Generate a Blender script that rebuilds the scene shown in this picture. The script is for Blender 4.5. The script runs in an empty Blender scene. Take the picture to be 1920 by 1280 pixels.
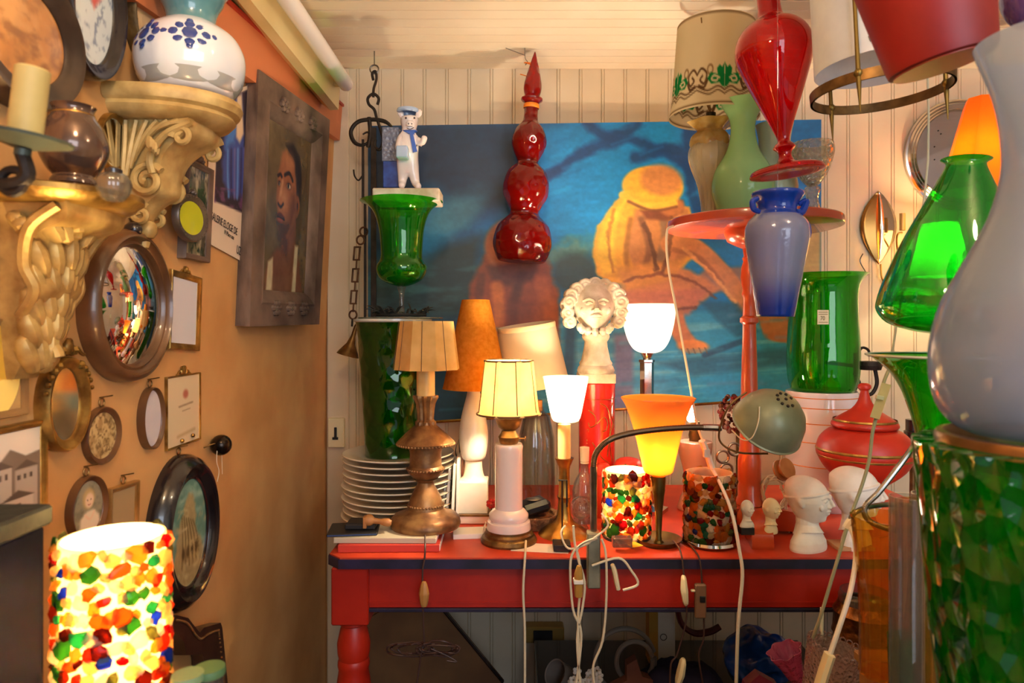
import bpy, math, random
import numpy as np
from mathutils import Vector, Matrix
random.seed(7); np.random.seed(7)
SC = bpy.context.scene
COL = SC.collection
PI = math.pi

# ---------------------------------------------------------------- camera
F = 1280.0            # focal length in pixels of the 1920x1280 frame
HZ = 610.0            # pixel row of the horizon
EYE = 1.29            # camera height in metres
cam_d = bpy.data.cameras.new('camera'); cam = bpy.data.objects.new('camera', cam_d); COL.objects.link(cam)
cam.location = (0, 0, EYE); cam.rotation_euler = (PI/2, 0, 0)
cam_d.sensor_width = 36; cam_d.lens = 24; cam_d.shift_y = -30/1920
cam_d.clip_start = .05
cam_d.dof.use_dof = True; cam_d.dof.focus_distance = 1.75; cam_d.dof.aperture_fstop = 7.0
SC.camera = cam

# ---------------------------------------------------------------- light, exposure
SC.view_settings.view_transform = 'Standard'
SC.view_settings.look = 'None'
SC.view_settings.gamma = 1
SC.view_settings.use_curve_mapping = False
SC.view_settings.exposure = 0.28
SC.cycles.transparent_max_bounces = 40
SC.cycles.max_bounces = 10
SC.cycles.diffuse_bounces = 5
SC.cycles.transmission_bounces = 8
SC.cycles.caustics_reflective = False; SC.cycles.caustics_refractive = False
SC.cycles.sample_clamp_indirect = 25.0
W = bpy.data.worlds.new('world'); SC.world = W; W.use_nodes = True
bg = W.node_tree.nodes['Background']; bg.inputs[0].default_value = (.75, .85, 1, 1); bg.inputs[1].default_value = .5

def light(name, kind, loc, energy, color, size=.1, target=None, sy=None):
    d = bpy.data.lights.new(name, kind); d.energy = energy; d.color = color
    o = bpy.data.objects.new(name, d); COL.objects.link(o); o.location = loc
    if kind == 'AREA':
        d.size = size
        if sy: d.shape = 'RECTANGLE'; d.size_y = sy
    else: d.shadow_soft_size = size
    if target: o.rotation_euler = (Vector(target)-Vector(loc)).to_track_quat('-Z', 'Y').to_euler()
    return o
# daylight falling in through the open shop front behind the camera
light('shop_front_daylight', 'AREA', (1.0, -1.5, 1.6), 34, (.80, .88, 1.0), 1.5, (.6, 2, 1.2), 1.3)
# two warm bulbs hanging in the shop behind the camera
light('warm_ceiling_bulb', 'POINT', (-.10, .30, 1.95), 10.5, (1, .70, .40), .05)
light('warm_ceiling_bulb', 'POINT', (.75, .55, 2.0), 7, (1, .76, .50), .05)

# ---------------------------------------------------------------- placing
def P(px, py, z): return Vector(((px-960)/F*z, z, EYE+(HZ-py)/F*z))
XW, ZB, CEIL, TZ, TF = -.61, 2.25, 2.135, .78, 1.5   # wall_left x, wall_back y, ceiling, table top, table front
TILT = .045
def wx(Z): return XW + TILT*max(0, Z-EYE)
def LW(px, py):                       # the point of the left wall seen at a pixel
    x = XW
    for _ in range(4):
        z = x*F/(px-960); Z = EYE+(HZ-py)/F*z; x = wx(Z)
    return Vector((x, z, Z))

# ---------------------------------------------------------------- colours and materials
def lin(c):
    a = np.asarray(c, float)/255
    return np.where(a <= .04045, a/12.92, ((a+.055)/1.055)**2.4)
def c4(c): r = lin(c); return (float(r[0]), float(r[1]), float(r[2]), 1)
def newmat(name):
    m = bpy.data.materials.new(name); m.use_nodes = True
    nt = m.node_tree; nt.nodes.clear()
    out = nt.nodes.new('ShaderNodeOutputMaterial')
    return m, nt, out
def nd(nt, t, **kw):
    n = nt.nodes.new('ShaderNode'+t)
    for k, v in kw.items(): setattr(n, k, v)
    return n
def noise_col(nt, c1, c2, scale, detail=5, lo=.35, hi=.65, stretch=None):
    tc = nd(nt, 'TexCoord'); no = nd(nt, 'TexNoise'); no.inputs['Scale'].default_value = scale; no.inputs['Detail'].default_value = detail
    if stretch:
        mp = nd(nt, 'Mapping'); mp.inputs['Scale'].default_value = stretch
        nt.links.new(tc.outputs['Object'], mp.inputs[0]); nt.links.new(mp.outputs[0], no.inputs['Vector'])
    else: nt.links.new(tc.outputs['Object'], no.inputs['Vector'])
    r = nd(nt, 'ValToRGB'); r.color_ramp.elements[0].position = lo; r.color_ramp.elements[1].position = hi
    r.color_ramp.elements[0].color = c4(c1); r.color_ramp.elements[1].color = c4(c2)
    nt.links.new(no.outputs['Fac'], r.inputs[0])
    return r.outputs[0]
def bump(nt, scale, strength, dist=.003, kind='TexNoise', stretch=None):
    tc = nd(nt, 'TexCoord'); no = nd(nt, kind); no.inputs['Scale'].default_value = scale
    if stretch:
        mp = nd(nt, 'Mapping'); mp.inputs['Scale'].default_value = stretch
        nt.links.new(tc.outputs['Object'], mp.inputs[0]); nt.links.new(mp.outputs[0], no.inputs['Vector'])
    else: nt.links.new(tc.outputs['Object'], no.inputs['Vector'])
    b = nd(nt, 'Bump'); b.inputs['Strength'].default_value = strength; b.inputs['Distance'].default_value = dist
    nt.links.new(no.outputs[0], b.inputs['Height'])
    return b.outputs[0]
def M(name, col, rough=.5, metal=0, col2=None, ns=15, bp=0, bs=40, bd=.003, coat=0, vcol=False, stretch=None, lo=.35, hi=.65, bkind='TexNoise', spec=.5):
    m, nt, out = newmat(name); b = nd(nt, 'BsdfPrincipled')
    b.inputs['Roughness'].default_value = rough; b.inputs['Metallic'].default_value = metal; b.inputs['Coat Weight'].default_value = coat
    b.inputs['Specular IOR Level'].default_value = spec
    b.inputs['Base Color'].default_value = c4(col)
    if vcol:
        a = nd(nt, 'VertexColor', layer_name='Col'); nt.links.new(a.outputs[0], b.inputs['Base Color'])
    elif col2 is not None: nt.links.new(noise_col(nt, col, col2, ns, 6, lo, hi, stretch), b.inputs['Base Color'])
    if bp: nt.links.new(bump(nt, bs, bp, bd, bkind, stretch), b.inputs['Normal'])
    nt.links.new(b.outputs[0], out.inputs[0]); return m
def GL(name, tint, own=None, own_f=.12, rough=.02, refl=.75, bp=0, bs=30, bd=.002, edge=1.0, bkind='TexNoise', stretch=None, own2=None, ons=40):
    """thin blown glass: tinted straight transmission + grazing reflection (+ a little body colour)"""
    m, nt, out = newmat(name)
    lw = nd(nt, 'LayerWeight'); lw.inputs['Blend'].default_value = .5
    pw = nd(nt, 'Math', operation='POWER'); pw.inputs[1].default_value = 3.0; nt.links.new(lw.outputs['Facing'], pw.inputs[0])
    mr = nd(nt, 'MapRange'); mr.inputs['To Min'].default_value = .045; mr.inputs['To Max'].default_value = refl; nt.links.new(pw.outputs[0], mr.inputs['Value'])
    t = np.array(lin(tint)); t2 = t**(1+edge)
    mc = nd(nt, 'Mix', data_type='RGBA'); mc.inputs['A'].default_value = (*t, 1); mc.inputs['B'].default_value = (*t2, 1)
    nt.links.new(lw.outputs['Facing'], mc.inputs['Factor'])
    tr = nd(nt, 'BsdfTransparent'); nt.links.new(mc.outputs['Result'], tr.inputs[0])
    gl = nd(nt, 'BsdfGlossy'); gl.inputs['Roughness'].default_value = rough
    nrm = None
    if bp:
        nrm = bump(nt, bs, bp, bd, bkind, stretch); nt.links.new(nrm, gl.inputs['Normal']); nt.links.new(nrm, lw.inputs['Normal'])
    body = tr.outputs[0]
    if own is not None:
        di = nd(nt, 'BsdfDiffuse'); tl = nd(nt, 'BsdfTranslucent'); ad = nd(nt, 'MixShader'); ad.inputs[0].default_value = .5
        for s in (di, tl):
            s.inputs[0].default_value = c4(own)
            if own2 is not None: nt.links.new(noise_col(nt, own, own2, ons), s.inputs[0])
        nt.links.new(di.outputs[0], ad.inputs[1]); nt.links.new(tl.outputs[0], ad.inputs[2])
        mx = nd(nt, 'MixShader'); mx.inputs[0].default_value = own_f
        nt.links.new(tr.outputs[0], mx.inputs[1]); nt.links.new(ad.outputs[0], mx.inputs[2]); body = mx.outputs[0]
    m2 = nd(nt, 'MixShader'); nt.links.new(mr.outputs[0], m2.inputs[0]); nt.links.new(body, m2.inputs[1]); nt.links.new(gl.outputs[0], m2.inputs[2])
    nt.links.new(m2.outputs[0], out.inputs[0]); return m
def SH(name, col, trans=.5, col2=None, ns=60, rough=.35, gloss=.0, vcol=False, clear=0, tcol=None):
    """lamp shades, opal glass: diffuse + translucent"""
    m, nt, out = newmat(name)
    d = nd(nt, 'BsdfDiffuse'); t = nd(nt, 'BsdfTranslucent'); mx = nd(nt, 'MixShader'); mx.inputs[0].default_value = trans
    d.inputs[0].default_value = c4(col); t.inputs[0].default_value = c4(tcol or col)
    src = None
    if vcol: src = nd(nt, 'VertexColor', layer_name='Col').outputs[0]
    elif col2 is not None: src = noise_col(nt, col, col2, ns)
    if src:
        nt.links.new(src, d.inputs[0])
        if tcol is None: nt.links.new(src, t.inputs[0])
    nt.links.new(d.outputs[0], mx.inputs[1]); nt.links.new(t.outputs[0], mx.inputs[2]); o = mx.outputs[0]
    if clear:
        tr = nd(nt, 'BsdfTransparent'); m3 = nd(nt, 'MixShader'); m3.inputs[0].default_value = clear
        if src: nt.links.new(src, tr.inputs[0])
        else: tr.inputs[0].default_value = c4(col)
        nt.links.new(o, m3.inputs[1]); nt.links.new(tr.outputs[0], m3.inputs[2]); o = m3.outputs[0]
    if gloss:
        g = nd(nt, 'BsdfGlossy'); g.inputs[1].default_value = rough; fr = nd(nt, 'Fresnel'); fr.inputs[0].default_value = 1.35
        ml = nd(nt, 'Math', operation='MULTIPLY'); ml.inputs[1].default_value = gloss; nt.links.new(fr.outputs[0], ml.inputs[0])
        m4 = nd(nt, 'MixShader'); nt.links.new(ml.outputs[0], m4.inputs[0]); nt.links.new(o, m4.inputs[1]); nt.links.new(g.outputs[0], m4.inputs[2]); o = m4.outputs[0]
    nt.links.new(o, out.inputs[0]); return m
def grad(m, z0, z1, tint, own):
    """second glass colour fading in towards the foot (object height z0 .. z1)"""
    nt = m.node_tree; tc = nd(nt, 'TexCoord'); sp = nd(nt, 'SeparateXYZ'); nt.links.new(tc.outputs['Object'], sp.inputs[0])
    mr = nd(nt, 'MapRange', interpolation_type='SMOOTHSTEP'); mr.inputs['From Min'].default_value = z1; mr.inputs['From Max'].default_value = z0; nt.links.new(sp.outputs[2], mr.inputs['Value'])
    for n in list(nt.nodes):
        if n.type in ('BSDF_DIFFUSE', 'BSDF_TRANSLUCENT', 'BSDF_TRANSPARENT'):
            mx = nd(nt, 'Mix', data_type='RGBA'); nt.links.new(mr.outputs[0], mx.inputs['Factor']); mx.inputs['B'].default_value = c4(tint if n.type == 'BSDF_TRANSPARENT' else own)
            mx.inputs['A'].default_value = n.inputs[0].default_value
            if n.inputs[0].links: nt.links.new(n.inputs[0].links[0].from_socket, mx.inputs['A'])
            nt.links.new(mx.outputs['Result'], n.inputs[0])
    return m
def EM(name, col, watts, r):
    m, nt, out = newmat(name); e = nd(nt, 'Emission'); e.inputs[0].default_value = (*col, 1)
    e.inputs[1].default_value = watts/(4*PI*PI*r*r); nt.links.new(e.outputs[0], out.inputs[0]); return m

# ---------------------------------------------------------------- geometry
def smooth_pts(pts, n=4):
    pts = [np.array(p, float) for p in pts]
    if len(pts) < 3: return pts
    out = []
    for i in range(len(pts)-1):
        p0 = pts[max(i-1, 0)]; p1 = pts[i]; p2 = pts[i+1]; p3 = pts[min(i+2, len(pts)-1)]
        for j in range(n):
            t = j/n
            out.append(.5*(2*p1+(p2-p0)*t+(2*p0-5*p1+4*p2-p3)*t*t+(3*p1-p0-3*p2+p3)*t**3))
    out.append(pts[-1]); return out
class G:
    def __init__(s): s.v = []; s.f = []; s.c = []; s.cc = None
    def add(s, v, f):
        b = len(s.v); s.v += [tuple(map(float, p)) for p in v]; s.f += [tuple(i+b for i in q) for q in f]
        s.c += [s.cc or (.5, .5, .5)]*len(v); return s
    def lathe(s, prof, c=(0, 0, 0), segs=48, M_=None, wob=None, closed=False):
        v = []; f = []; rings = []
        for (r, z) in prof:
            if r < 1e-6: rings.append([len(v)]); v.append((0, 0, z))
            else:
                rings.append(list(range(len(v), len(v)+segs)))
                for i in range(segs):
                    a = 2*PI*i/segs; q = r*(wob(a, z) if wob else 1); v.append((q*math.cos(a), q*math.sin(a), z))
        pairs = list(zip(rings, rings[1:])) + ([(rings[-1], rings[0])] if closed else [])
        for A, B in pairs:
            if len(A) == 1 and len(B) == 1: continue
            for i in range(segs):
                j = (i+1) % segs
                if len(A) == 1: f.append((A[0], B[j], B[i]))
                elif len(B) == 1: f.append((A[i], A[j], B[0]))
                else: f.append((A[i], A[j], B[j], B[i]))
        s.xf(v, f, c, M_); return s
    def xf(s, v, f, c, M_):
        c = Vector(c); s.add([(M_ @ Vector(p) if M_ else Vector(p))+c for p in v], f)
    def box(s, lo, hi, bev=0, M_=None, c=(0, 0, 0)):
        lo = np.array(lo, float); hi = np.array(hi, float)
        b = min(bev, .45*min(hi-lo)) if bev else 0
        if not b:
            v = [(x, y, z) for x in (lo[0], hi[0]) for y in (lo[1], hi[1]) for z in (lo[2], hi[2])]
            f = [(0, 1, 3, 2), (4, 6, 7, 5), (0, 4, 5, 1), (2, 3, 7, 6), (0, 2, 6, 4), (1, 5, 7, 3)]
        else:
            v = []; idx = {}
            for i in (0, 1):
                for j in (0, 1):
                    for k in (0, 1):
                        e = np.array([i, j, k]); p = np.where(e == 1, hi, lo); sg = np.where(e == 1, -1, 1)
                        for ax in range(3):
                            q = p+sg*b; q[ax] = p[ax]; idx[i, j, k, ax] = len(v); v.append(tuple(q))
            f = []
            for ax in range(3):
                o = [a for a in range(3) if a != ax]
                for sd in (0, 1):
                    q = []
                    for (m, n) in ((0, 0), (1, 0), (1, 1), (0, 1)):
                        e = [0, 0, 0]; e[ax] = sd; e[o[0]] = m; e[o[1]] = n; q.append(idx[(*e, ax)])
                    f.append(tuple(q))
                for m in (0, 1):
                    for n in (0, 1):
                        e0 = [0, 0, 0]; e1 = [0, 0, 0]; e0[o[0]] = e1[o[0]] = m; e0[o[1]] = e1[o[1]] = n; e1[ax] = 1
                        f.append((idx[(*e0, o[0])], idx[(*e1, o[0])], idx[(*e1, o[1])], idx[(*e0, o[1])]))
            for i in (0, 1):
                for j in (0, 1):
                    for k in (0, 1): f.append(tuple(idx[i, j, k, a] for a in range(3)))
        s.xf(v, f, c, M_); return s
    def ell(s, c, r, n=16, M_=None):
        r = (r, r, r) if not hasattr(r, '__len__') else r
        v = [(0, 0, -r[2])]; f = []; m = max(4, n//2)
        for i in range(1, m):
            p = -PI/2+PI*i/m
            for j in range(n):
                a = 2*PI*j/n; v.append((r[0]*math.cos(p)*math.cos(a), r[1]*math.cos(p)*math.sin(a), r[2]*math.sin(p)))
        v.append((0, 0, r[2]))
        for j in range(n):
            k = (j+1) % n; f.append((0, 1+k, 1+j)); L = 1+(m-2)*n; f.append((L+j, L+k, len(v)-1))
            for i in range(m-2): a = 1+i*n; f.append((a+j, a+k, a+n+k, a+n+j))
        s.xf(v, f, c, M_); return s
    def tube(s, pts, r, segs=8, sm=5, closed=False, flat=1.0, cap=True):
        if closed: pts = list(pts)
        P_ = smooth_pts(pts, sm) if sm > 1 else [np.array(p, float) for p in pts]
        n = len(P_); v = []; f = []
        rr = [r]*n if not hasattr(r, '__len__') else list(np.interp(np.linspace(0, 1, n), np.linspace(0, 1, len(r)), r))
        t0 = P_[1]-P_[0]; t0 = t0/(np.linalg.norm(t0)+1e-9)
        up = np.array([0, 0, 1.]) if abs(t0[2]) < .9 else np.array([1., 0, 0])
        nx = np.cross(t0, up); nx /= np.linalg.norm(nx)
        for i in range(n):
            t = P_[min(i+1, n-1)]-P_[max(i-1, 0)]
            if closed and i in (0, n-1): t = P_[1]-P_[n-2]
            t = t/(np.linalg.norm(t)+1e-9)
            nx = nx-t*np.dot(nx, t); nx /= (np.linalg.norm(nx)+1e-9); ny = np.cross(t, nx)
            for j in range(segs):
                a = 2*PI*j/segs; v.append(P_[i]+rr[i]*(math.cos(a)*nx+math.sin(a)*ny*flat))
        for i in range(n-1):
            for j in range(segs):
                k = (j+1) % segs; f.append((i*segs+j, i*segs+k, (i+1)*segs+k, (i+1)*segs+j))
        if cap and not closed: f.append(tuple(range(segs-1, -1, -1))); f.append(tuple((n-1)*segs+j for j in range(segs)))
        s.add(v, f); return s
    def prism(s, poly, d, axis='y', c=(0, 0, 0), M_=None):     # poly in (x,z), extruded along y from 0 to d
        n = len(poly); v = [(x, 0, z) for x, z in poly]+[(x, d, z) for x, z in poly]
        f = [tuple(range(n)), tuple(range(2*n-1, n-1, -1))]+[(i, i+n, (i+1) % n+n, (i+1) % n) for i in range(n)]
        s.xf(v, f, c, M_); return s
    def slope(s, y0, k): s.v = [(x, y, z+k*(y-y0)) for x, y, z in s.v]; return s
    def build(s, name, mat, parent=None, ang=35, label=None, loc=None):
        me = bpy.data.meshes.new(name); me.from_pydata(s.v, [], s.f); me.validate()
        if s.cc is not None:
            a = me.color_attributes.new('Col', 'FLOAT_COLOR', 'POINT')
            a.data.foreach_set('color', np.c_[np.array(s.c), np.ones(len(s.c))].astype(np.float32).ravel())
        import bmesh
        bm = bmesh.new(); bm.from_mesh(me); bmesh.ops.recalc_face_normals(bm, faces=bm.faces); bm.to_mesh(me); bm.free()
        me.shade_smooth(); me.set_sharp_from_angle(angle=math.radians(ang))
        me.materials.append(mat); o = bpy.data.objects.new(name, me); COL.objects.link(o)
        if parent: o.parent = parent
        if label: o['label'] = label
        if loc is not None: o.location = loc
        return o
def tag(o, label, cat, group=None, kind=None):
    o['label'] = label; o['category'] = cat
    if group: o['group'] = group
    if kind: o['kind'] = kind
    return o
def empty(name, label, cat, loc, group=None):
    o = bpy.data.objects.new(name, None); COL.objects.link(o); o.location = loc; o.empty_display_size = .02
    return tag(o, label, cat, group)
def struct(name, g, mat, label=None):
    o = g.build(name, mat); o['kind'] = 'structure'; o['category'] = name.split('_')[0]; o['label'] = label or name.replace('_', ' '); return o
class T:
    """a thing whose axis stands at pixel px, base at pixel py, at distance z"""
    def __init__(s, name, label, cat, px, py, z, group=None, rot=0):
        s.px, s.py, s.z, s.k = px, py, z, z/F; s.o = P(px, py, z)
        s.r = empty(name, label, cat, s.o, group)
        if rot: s.r.rotation_euler = (0, math.radians(rot), 0)
    def pr(s, prof, sm=0):
        q = [(hw*s.k, (s.py-py)*s.k) for hw, py in prof]
        return [(max(0, a), b) for a, b in smooth_pts(q, sm)] if sm else q
    def L(s, part, mat, prof, dx=0, sm=0, th=0, segs=48, parent=None, wob=None, ang=35, label=None, dy=0, M_=None):
        q = s.pr(prof, sm)
        if th:
            t = th*s.k; n = len(q); inner = []
            for i, (r, z) in enumerate(q):
                a = np.array(q[max(i-1, 0)]); b = np.array(q[min(i+1, n-1)]); d = b-a; d = d/(np.linalg.norm(d)+1e-9)
                inner.append((max(0, r-abs(t*d[1])) if r > 0 else 0, z+(t*abs(d[0]) if i < n*.5 else 0)))
            q = q+inner[::-1]
        g = G().lathe(q, (dx*s.k, dy, 0), segs, wob=wob, M_=M_)
        return g.build(part, mat, parent or s.r, ang, label)
    def p(s, px, py, dz=0): return P(px, py, s.z+dz)-s.o
    def tube(s, part, mat, pts, r, parent=None, segs=8, label=None, sm=5, flat=1):
        return G().tube([s.p(*q) for q in pts], r*s.k if not hasattr(r, '__len__') else [x*s.k for x in r], segs, sm, flat=flat).build(part, mat, parent or s.r, label=label)
    def box(s, part, mat, x0, x1, y0, y1, d0, d1, bev=1, parent=None, label=None):
        a = s.p(x0, y1, d0); b = s.p(x1, y0, d0); a.y = d0; b.y = d1
        return G().box(a, b, bev*s.k).build(part, mat, parent or s.r, label=label)
    def bulb(s, px, py, rpx, watts, col=(1, .62, .28), dy=0):
        r = rpx*s.k; q = s.p(px, py); q.y += dy
        return G().ell(q, (r, r, r*1.25), 14).build('bulb', EM('lit_bulb', col, watts, r), s.r)
# ---------------------------------------------------------------- painted pictures (colour stored on the picture's own mesh)
def vnoise(x, y, seed=0, octs=4):
    tot = np.zeros_like(x); amp = 1; s = 0
    for o in range(octs):
        xi = np.floor(x).astype(int); yi = np.floor(y).astype(int); fx = x-xi; fy = y-yi
        fx = fx*fx*(3-2*fx); fy = fy*fy*(3-2*fy)
        h = lambda a, b: (np.sin(a*127.1+b*311.7+seed*74.7+o*19.3)*43758.5453) % 1
        tot += amp*((h(xi, yi)*(1-fx)+h(xi+1, yi)*fx)*(1-fy)+(h(xi, yi+1)*(1-fx)+h(xi+1, yi+1)*fx)*fy); s += amp; amp *= .5; x = x*2; y = y*2
    return tot/s
class Paint:
    def __init__(s, x, y, base, sf=1): s.sf = sf; s.x, s.y = x, y; s.c = np.tile(np.array(base, float), (len(x), 1))
    def mix(s, m, col): s.c = s.c*(1-m[:, None])+np.array(col, float)*m[:, None]
    def jit(s, px, py, wob, ws): return (px+wob*(vnoise(px/ws, py/ws, 3)-.5)*2, py+wob*(vnoise(px/ws, py/ws, 9)-.5)*2) if wob else (px, py)
    def poly(s, pts, col, soft=3, op=1, wob=0, ws=20):
        soft *= s.sf
        x, y = s.jit(s.x, s.y, wob, ws); pts = np.array(pts, float); d = np.full(len(x), 1e9); ins = np.zeros(len(x), bool)
        for a, b in zip(pts, np.roll(pts, -1, 0)):
            e = b-a; wx_ = x-a[0]; wy_ = y-a[1]; t = np.clip((wx_*e[0]+wy_*e[1])/(e@e+1e-9), 0, 1)
            d = np.minimum(d, np.hypot(wx_-e[0]*t, wy_-e[1]*t))
            cond = ((a[1] > y) != (b[1] > y)) & (x < (b[0]-a[0])*(y-a[1])/(b[1]-a[1]+1e-12)+a[0]); ins ^= cond
        s.mix(op*np.clip(.5+np.where(ins, d, -d)/(2*soft), 0, 1), col)
    def curve(s, pts, w, col, soft=2, op=1, wob=0, ws=20):
        soft *= s.sf
        x, y = s.jit(s.x, s.y, wob, ws); P_ = np.array(smooth_pts(pts, 6)) if len(pts) > 2 else np.array(pts, float); d = np.full(len(x), 1e9)
        for a, b in zip(P_, P_[1:]):
            e = b-a; t = np.clip(((x-a[0])*e[0]+(y-a[1])*e[1])/(e@e+1e-9), 0, 1); d = np.minimum(d, np.hypot(x-a[0]-e[0]*t, y-a[1]-e[1]*t))
        s.mix(op*np.clip(.5+(w-d)/(2*soft), 0, 1), col)
    def oval(s, cx, cy, rx, ry, col, soft=3, op=1, rot=0, wob=0, ws=20):
        soft *= s.sf
        x, y = s.jit(s.x, s.y, wob, ws); a = math.radians(rot); dx, dy = x-cx, y-cy
        u = dx*math.cos(a)+dy*math.sin(a); v = -dx*math.sin(a)+dy*math.cos(a); q = np.sqrt((u/rx)**2+(v/ry)**2)
        s.mix(op*np.clip(.5+(1-q)*min(rx, ry)/(2*soft), 0, 1), col)
    def grain(s, amp, sx, sy, seed=1):
        s.c = s.c*(1+amp*2*(vnoise(s.x/sx, s.y/sy, seed)-.5))[:, None]
    def patch(s, sx, sy, col, lo=.5, hi=.7, seed=5, op=1, m=None):
        q = np.clip((vnoise(s.x/sx, s.y/sy, seed)-lo)/(hi-lo), 0, 1)*op
        s.mix(q if m is None else q*m, col)
def set_cols(me, c):
    a = me.color_attributes.new('Col', 'FLOAT_COLOR', 'POINT')
    a.data.foreach_set('color', np.c_[lin(np.clip(c, 0, 255)), np.ones(len(c))].astype(np.float32).ravel())
def picture(name, corner, nu, nv, fn, mat, parent=None, origin=None, back=None):
    """grid sheet through 4 corners (top-left, top-right, bottom-right, bottom-left); fn(u,v)->colours 0..255; back = offset vector of the rear face"""
    tl, tr, br, bl = [np.array(c, float) for c in corner]
    U, V = np.meshgrid(np.linspace(0, 1, nu), np.linspace(0, 1, nv)); u = U.ravel(); v = V.ravel()
    pts = (tl*(1-u)[:, None]+tr*u[:, None])*(1-v)[:, None]+(bl*(1-u)[:, None]+br*u[:, None])*v[:, None]
    o = np.array(origin if origin is not None else (0, 0, 0), float)
    i = np.arange(nu*nv).reshape(nv, nu)
    f = np.stack([i[:-1, :-1], i[1:, :-1], i[1:, 1:], i[:-1, 1:]], -1).reshape(-1, 4).tolist()
    pts = list(map(tuple, pts-o)); cols = fn(u, v)
    if back is not None:
        n0 = len(pts); pts += [tuple(np.array(q, float)-o+np.array(back)) for q in (tl, tr, br, bl)]; k = (0, nu-1, nu*nv-1, nu*(nv-1))
        f += [(n0, n0+1, n0+2, n0+3)]+[(k[a], k[(a+1) % 4], n0+(a+1) % 4, n0+a) for a in range(4)]
        cols = np.vstack([cols, np.tile((150, 140, 120), (4, 1))])
    me = bpy.data.meshes.new(name); me.from_pydata(pts, [], f)
    set_cols(me, cols); me.materials.append(mat); ob = bpy.data.objects.new(name, me); COL.objects.link(ob)
    if parent: ob.parent = parent
    return ob
def text(name, body, loc, xdir, updir, size, mat, parent, label=None, align='LEFT', sx=1):
    cu = bpy.data.curves.new(name, 'FONT'); cu.body = body; cu.size = size; cu.align_x = align; cu.extrude = .0002
    tmp = bpy.data.objects.new(name, cu); COL.objects.link(tmp); dg = bpy.context.evaluated_depsgraph_get()
    me = bpy.data.meshes.new_from_object(tmp.evaluated_get(dg)); bpy.data.objects.remove(tmp)
    x = Vector(xdir).normalized(); u = Vector(updir); u = (u-x*u.dot(x)).normalized(); n = x.cross(u)
    for v in me.vertices: v.co = Vector(loc)+x*v.co.x*sx+u*v.co.y+n*v.co.z
    me.materials.clear(); me.materials.append(mat)
    o = bpy.data.objects.new(name, me); COL.objects.link(o); o.parent = parent
    if label: o['label'] = label
    return o

# ---------------------------------------------------------------- shared materials
m_paint = M('painted_picture', (255, 255, 255), .45, vcol=True)
m_paintg = M('glazed_picture', (255, 255, 255), .25, vcol=True, coat=.4)
m_paper = M('printed_paper', (255, 255, 255), .8, vcol=True)
m_gold = M('gilt_wood', (190, 148, 72), .38, .75, (120, 84, 36), 30, .4, 60)
m_gold2 = M('aged_gilt', (206, 172, 104), .45, .45, (150, 112, 60), 26, .3, 70)
m_goldy = M('cream_gilt', (214, 184, 118), .5, .15, (172, 136, 76), 22, .3, 60)
m_brown = M('brown_wood', (120, 80, 48), .32, 0, (86, 54, 30), 12, .15, 40, coat=.3)
m_dark = M('dark_polished_wood', (44, 34, 34), .22, 0, (24, 18, 20), 14, coat=.5)
m_brass = M('brass', (178, 134, 62), .3, .9, (128, 92, 44), 25)
m_brassd = M('dull_brass', (142, 108, 62), .42, .8, (92, 66, 36), 30, .2, 50)
m_chrome = M('chrome', (205, 200, 195), .12, 1)
m_steel = M('worn_steel', (160, 155, 148), .28, .95, (118, 112, 104), 30)
m_iron = M('black_iron', (58, 46, 38), .6, .5, (36, 28, 24), 30, .4, 80)
m_white = M('white_glaze', (238, 232, 224), .15, 0, coat=.5)
m_plaster = M('old_plaster_cast', (226, 216, 200), .8, 0, (186, 168, 142), 24, .35, 90, .002)
m_chalk = M('white_plaster', (244, 238, 228), .7, 0, (226, 216, 202), 18, .15, 80, .001)
m_cord = M('cream_flex', (222, 208, 178), .5)
m_cordw = M('white_flex', (236, 230, 220), .45)
m_cordg = M('grey_green_flex', (176, 176, 152), .5)
m_cordd = M('dark_flex', (66, 42, 36), .5)
m_black = M('black_plastic', (26, 26, 30), .4)
m_thread = GL('nylon_thread', (235, 240, 240), refl=.3)
m_red = M('red_paint', (180, 36, 14), .42, 0, (152, 24, 10), 7, .12, 25)
m_navy = M('navy_paint', (44, 34, 64), .45, 0, (26, 22, 40), 16, .15, 30)
m_ivory = M('ivory_plastic', (232, 220, 180), .4)
m_mirror = M('silvered_glass', (236, 236, 236), .02, 1)
m_paperw = M('white_paper', (236, 230, 220), .8)

# ---------------------------------------------------------------- the room
m_bead = M('beadboard_paint', (218, 204, 180), .5, 0, (206, 188, 158), 3, .05, 30)
m_ceil = M('ceiling_paint', (236, 222, 200), .5, 0, (226, 208, 182), 3)
m_plast = M('ochre_plaster', (216, 166, 104), .75, 0, (198, 144, 84), 5, .25, 18, .004)
def boards(a0, a1, pitch, fn, ext, gd=.004, bead=True):
    """tongue and groove boards: profile along one axis, extruded along the other"""
    q = []; a = a0
    while a < a1:
        q += [(a, gd), (a+.002, 0)]
        if bead: q += [(a+.0075, 0), (a+.009, gd*.8), (a+.0105, 0)]
        q += [(a+pitch-.002, 0)]; a += pitch
    g = G(); n = len(q); g.v = [tuple(fn(s, d, e)) for e in ext for s, d in q]
    g.f = [(i, i+1, n+i+1, n+i) for i in range(n-1)]; g.c = [(0, 0, 0)]*len(g.v); return g
struct('wall_back', boards(-.90, 2.1, .0735, lambda s, d, e: (s+.019, ZB+d, e), (0, CEIL+.01)), m_bead, 'cream painted beadboard wall behind the table')
struct('ceiling', boards(-1.6, 2.3, .052, lambda s, d, e: (e, s, CEIL+d), (-.9, 2.1), .006, False), m_ceil, 'pale painted plank ceiling of the shop')
g = G(); zs = [0, .7, 1.0, EYE, 1.5, 1.75, 2.0, CEIL+.02]
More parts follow.
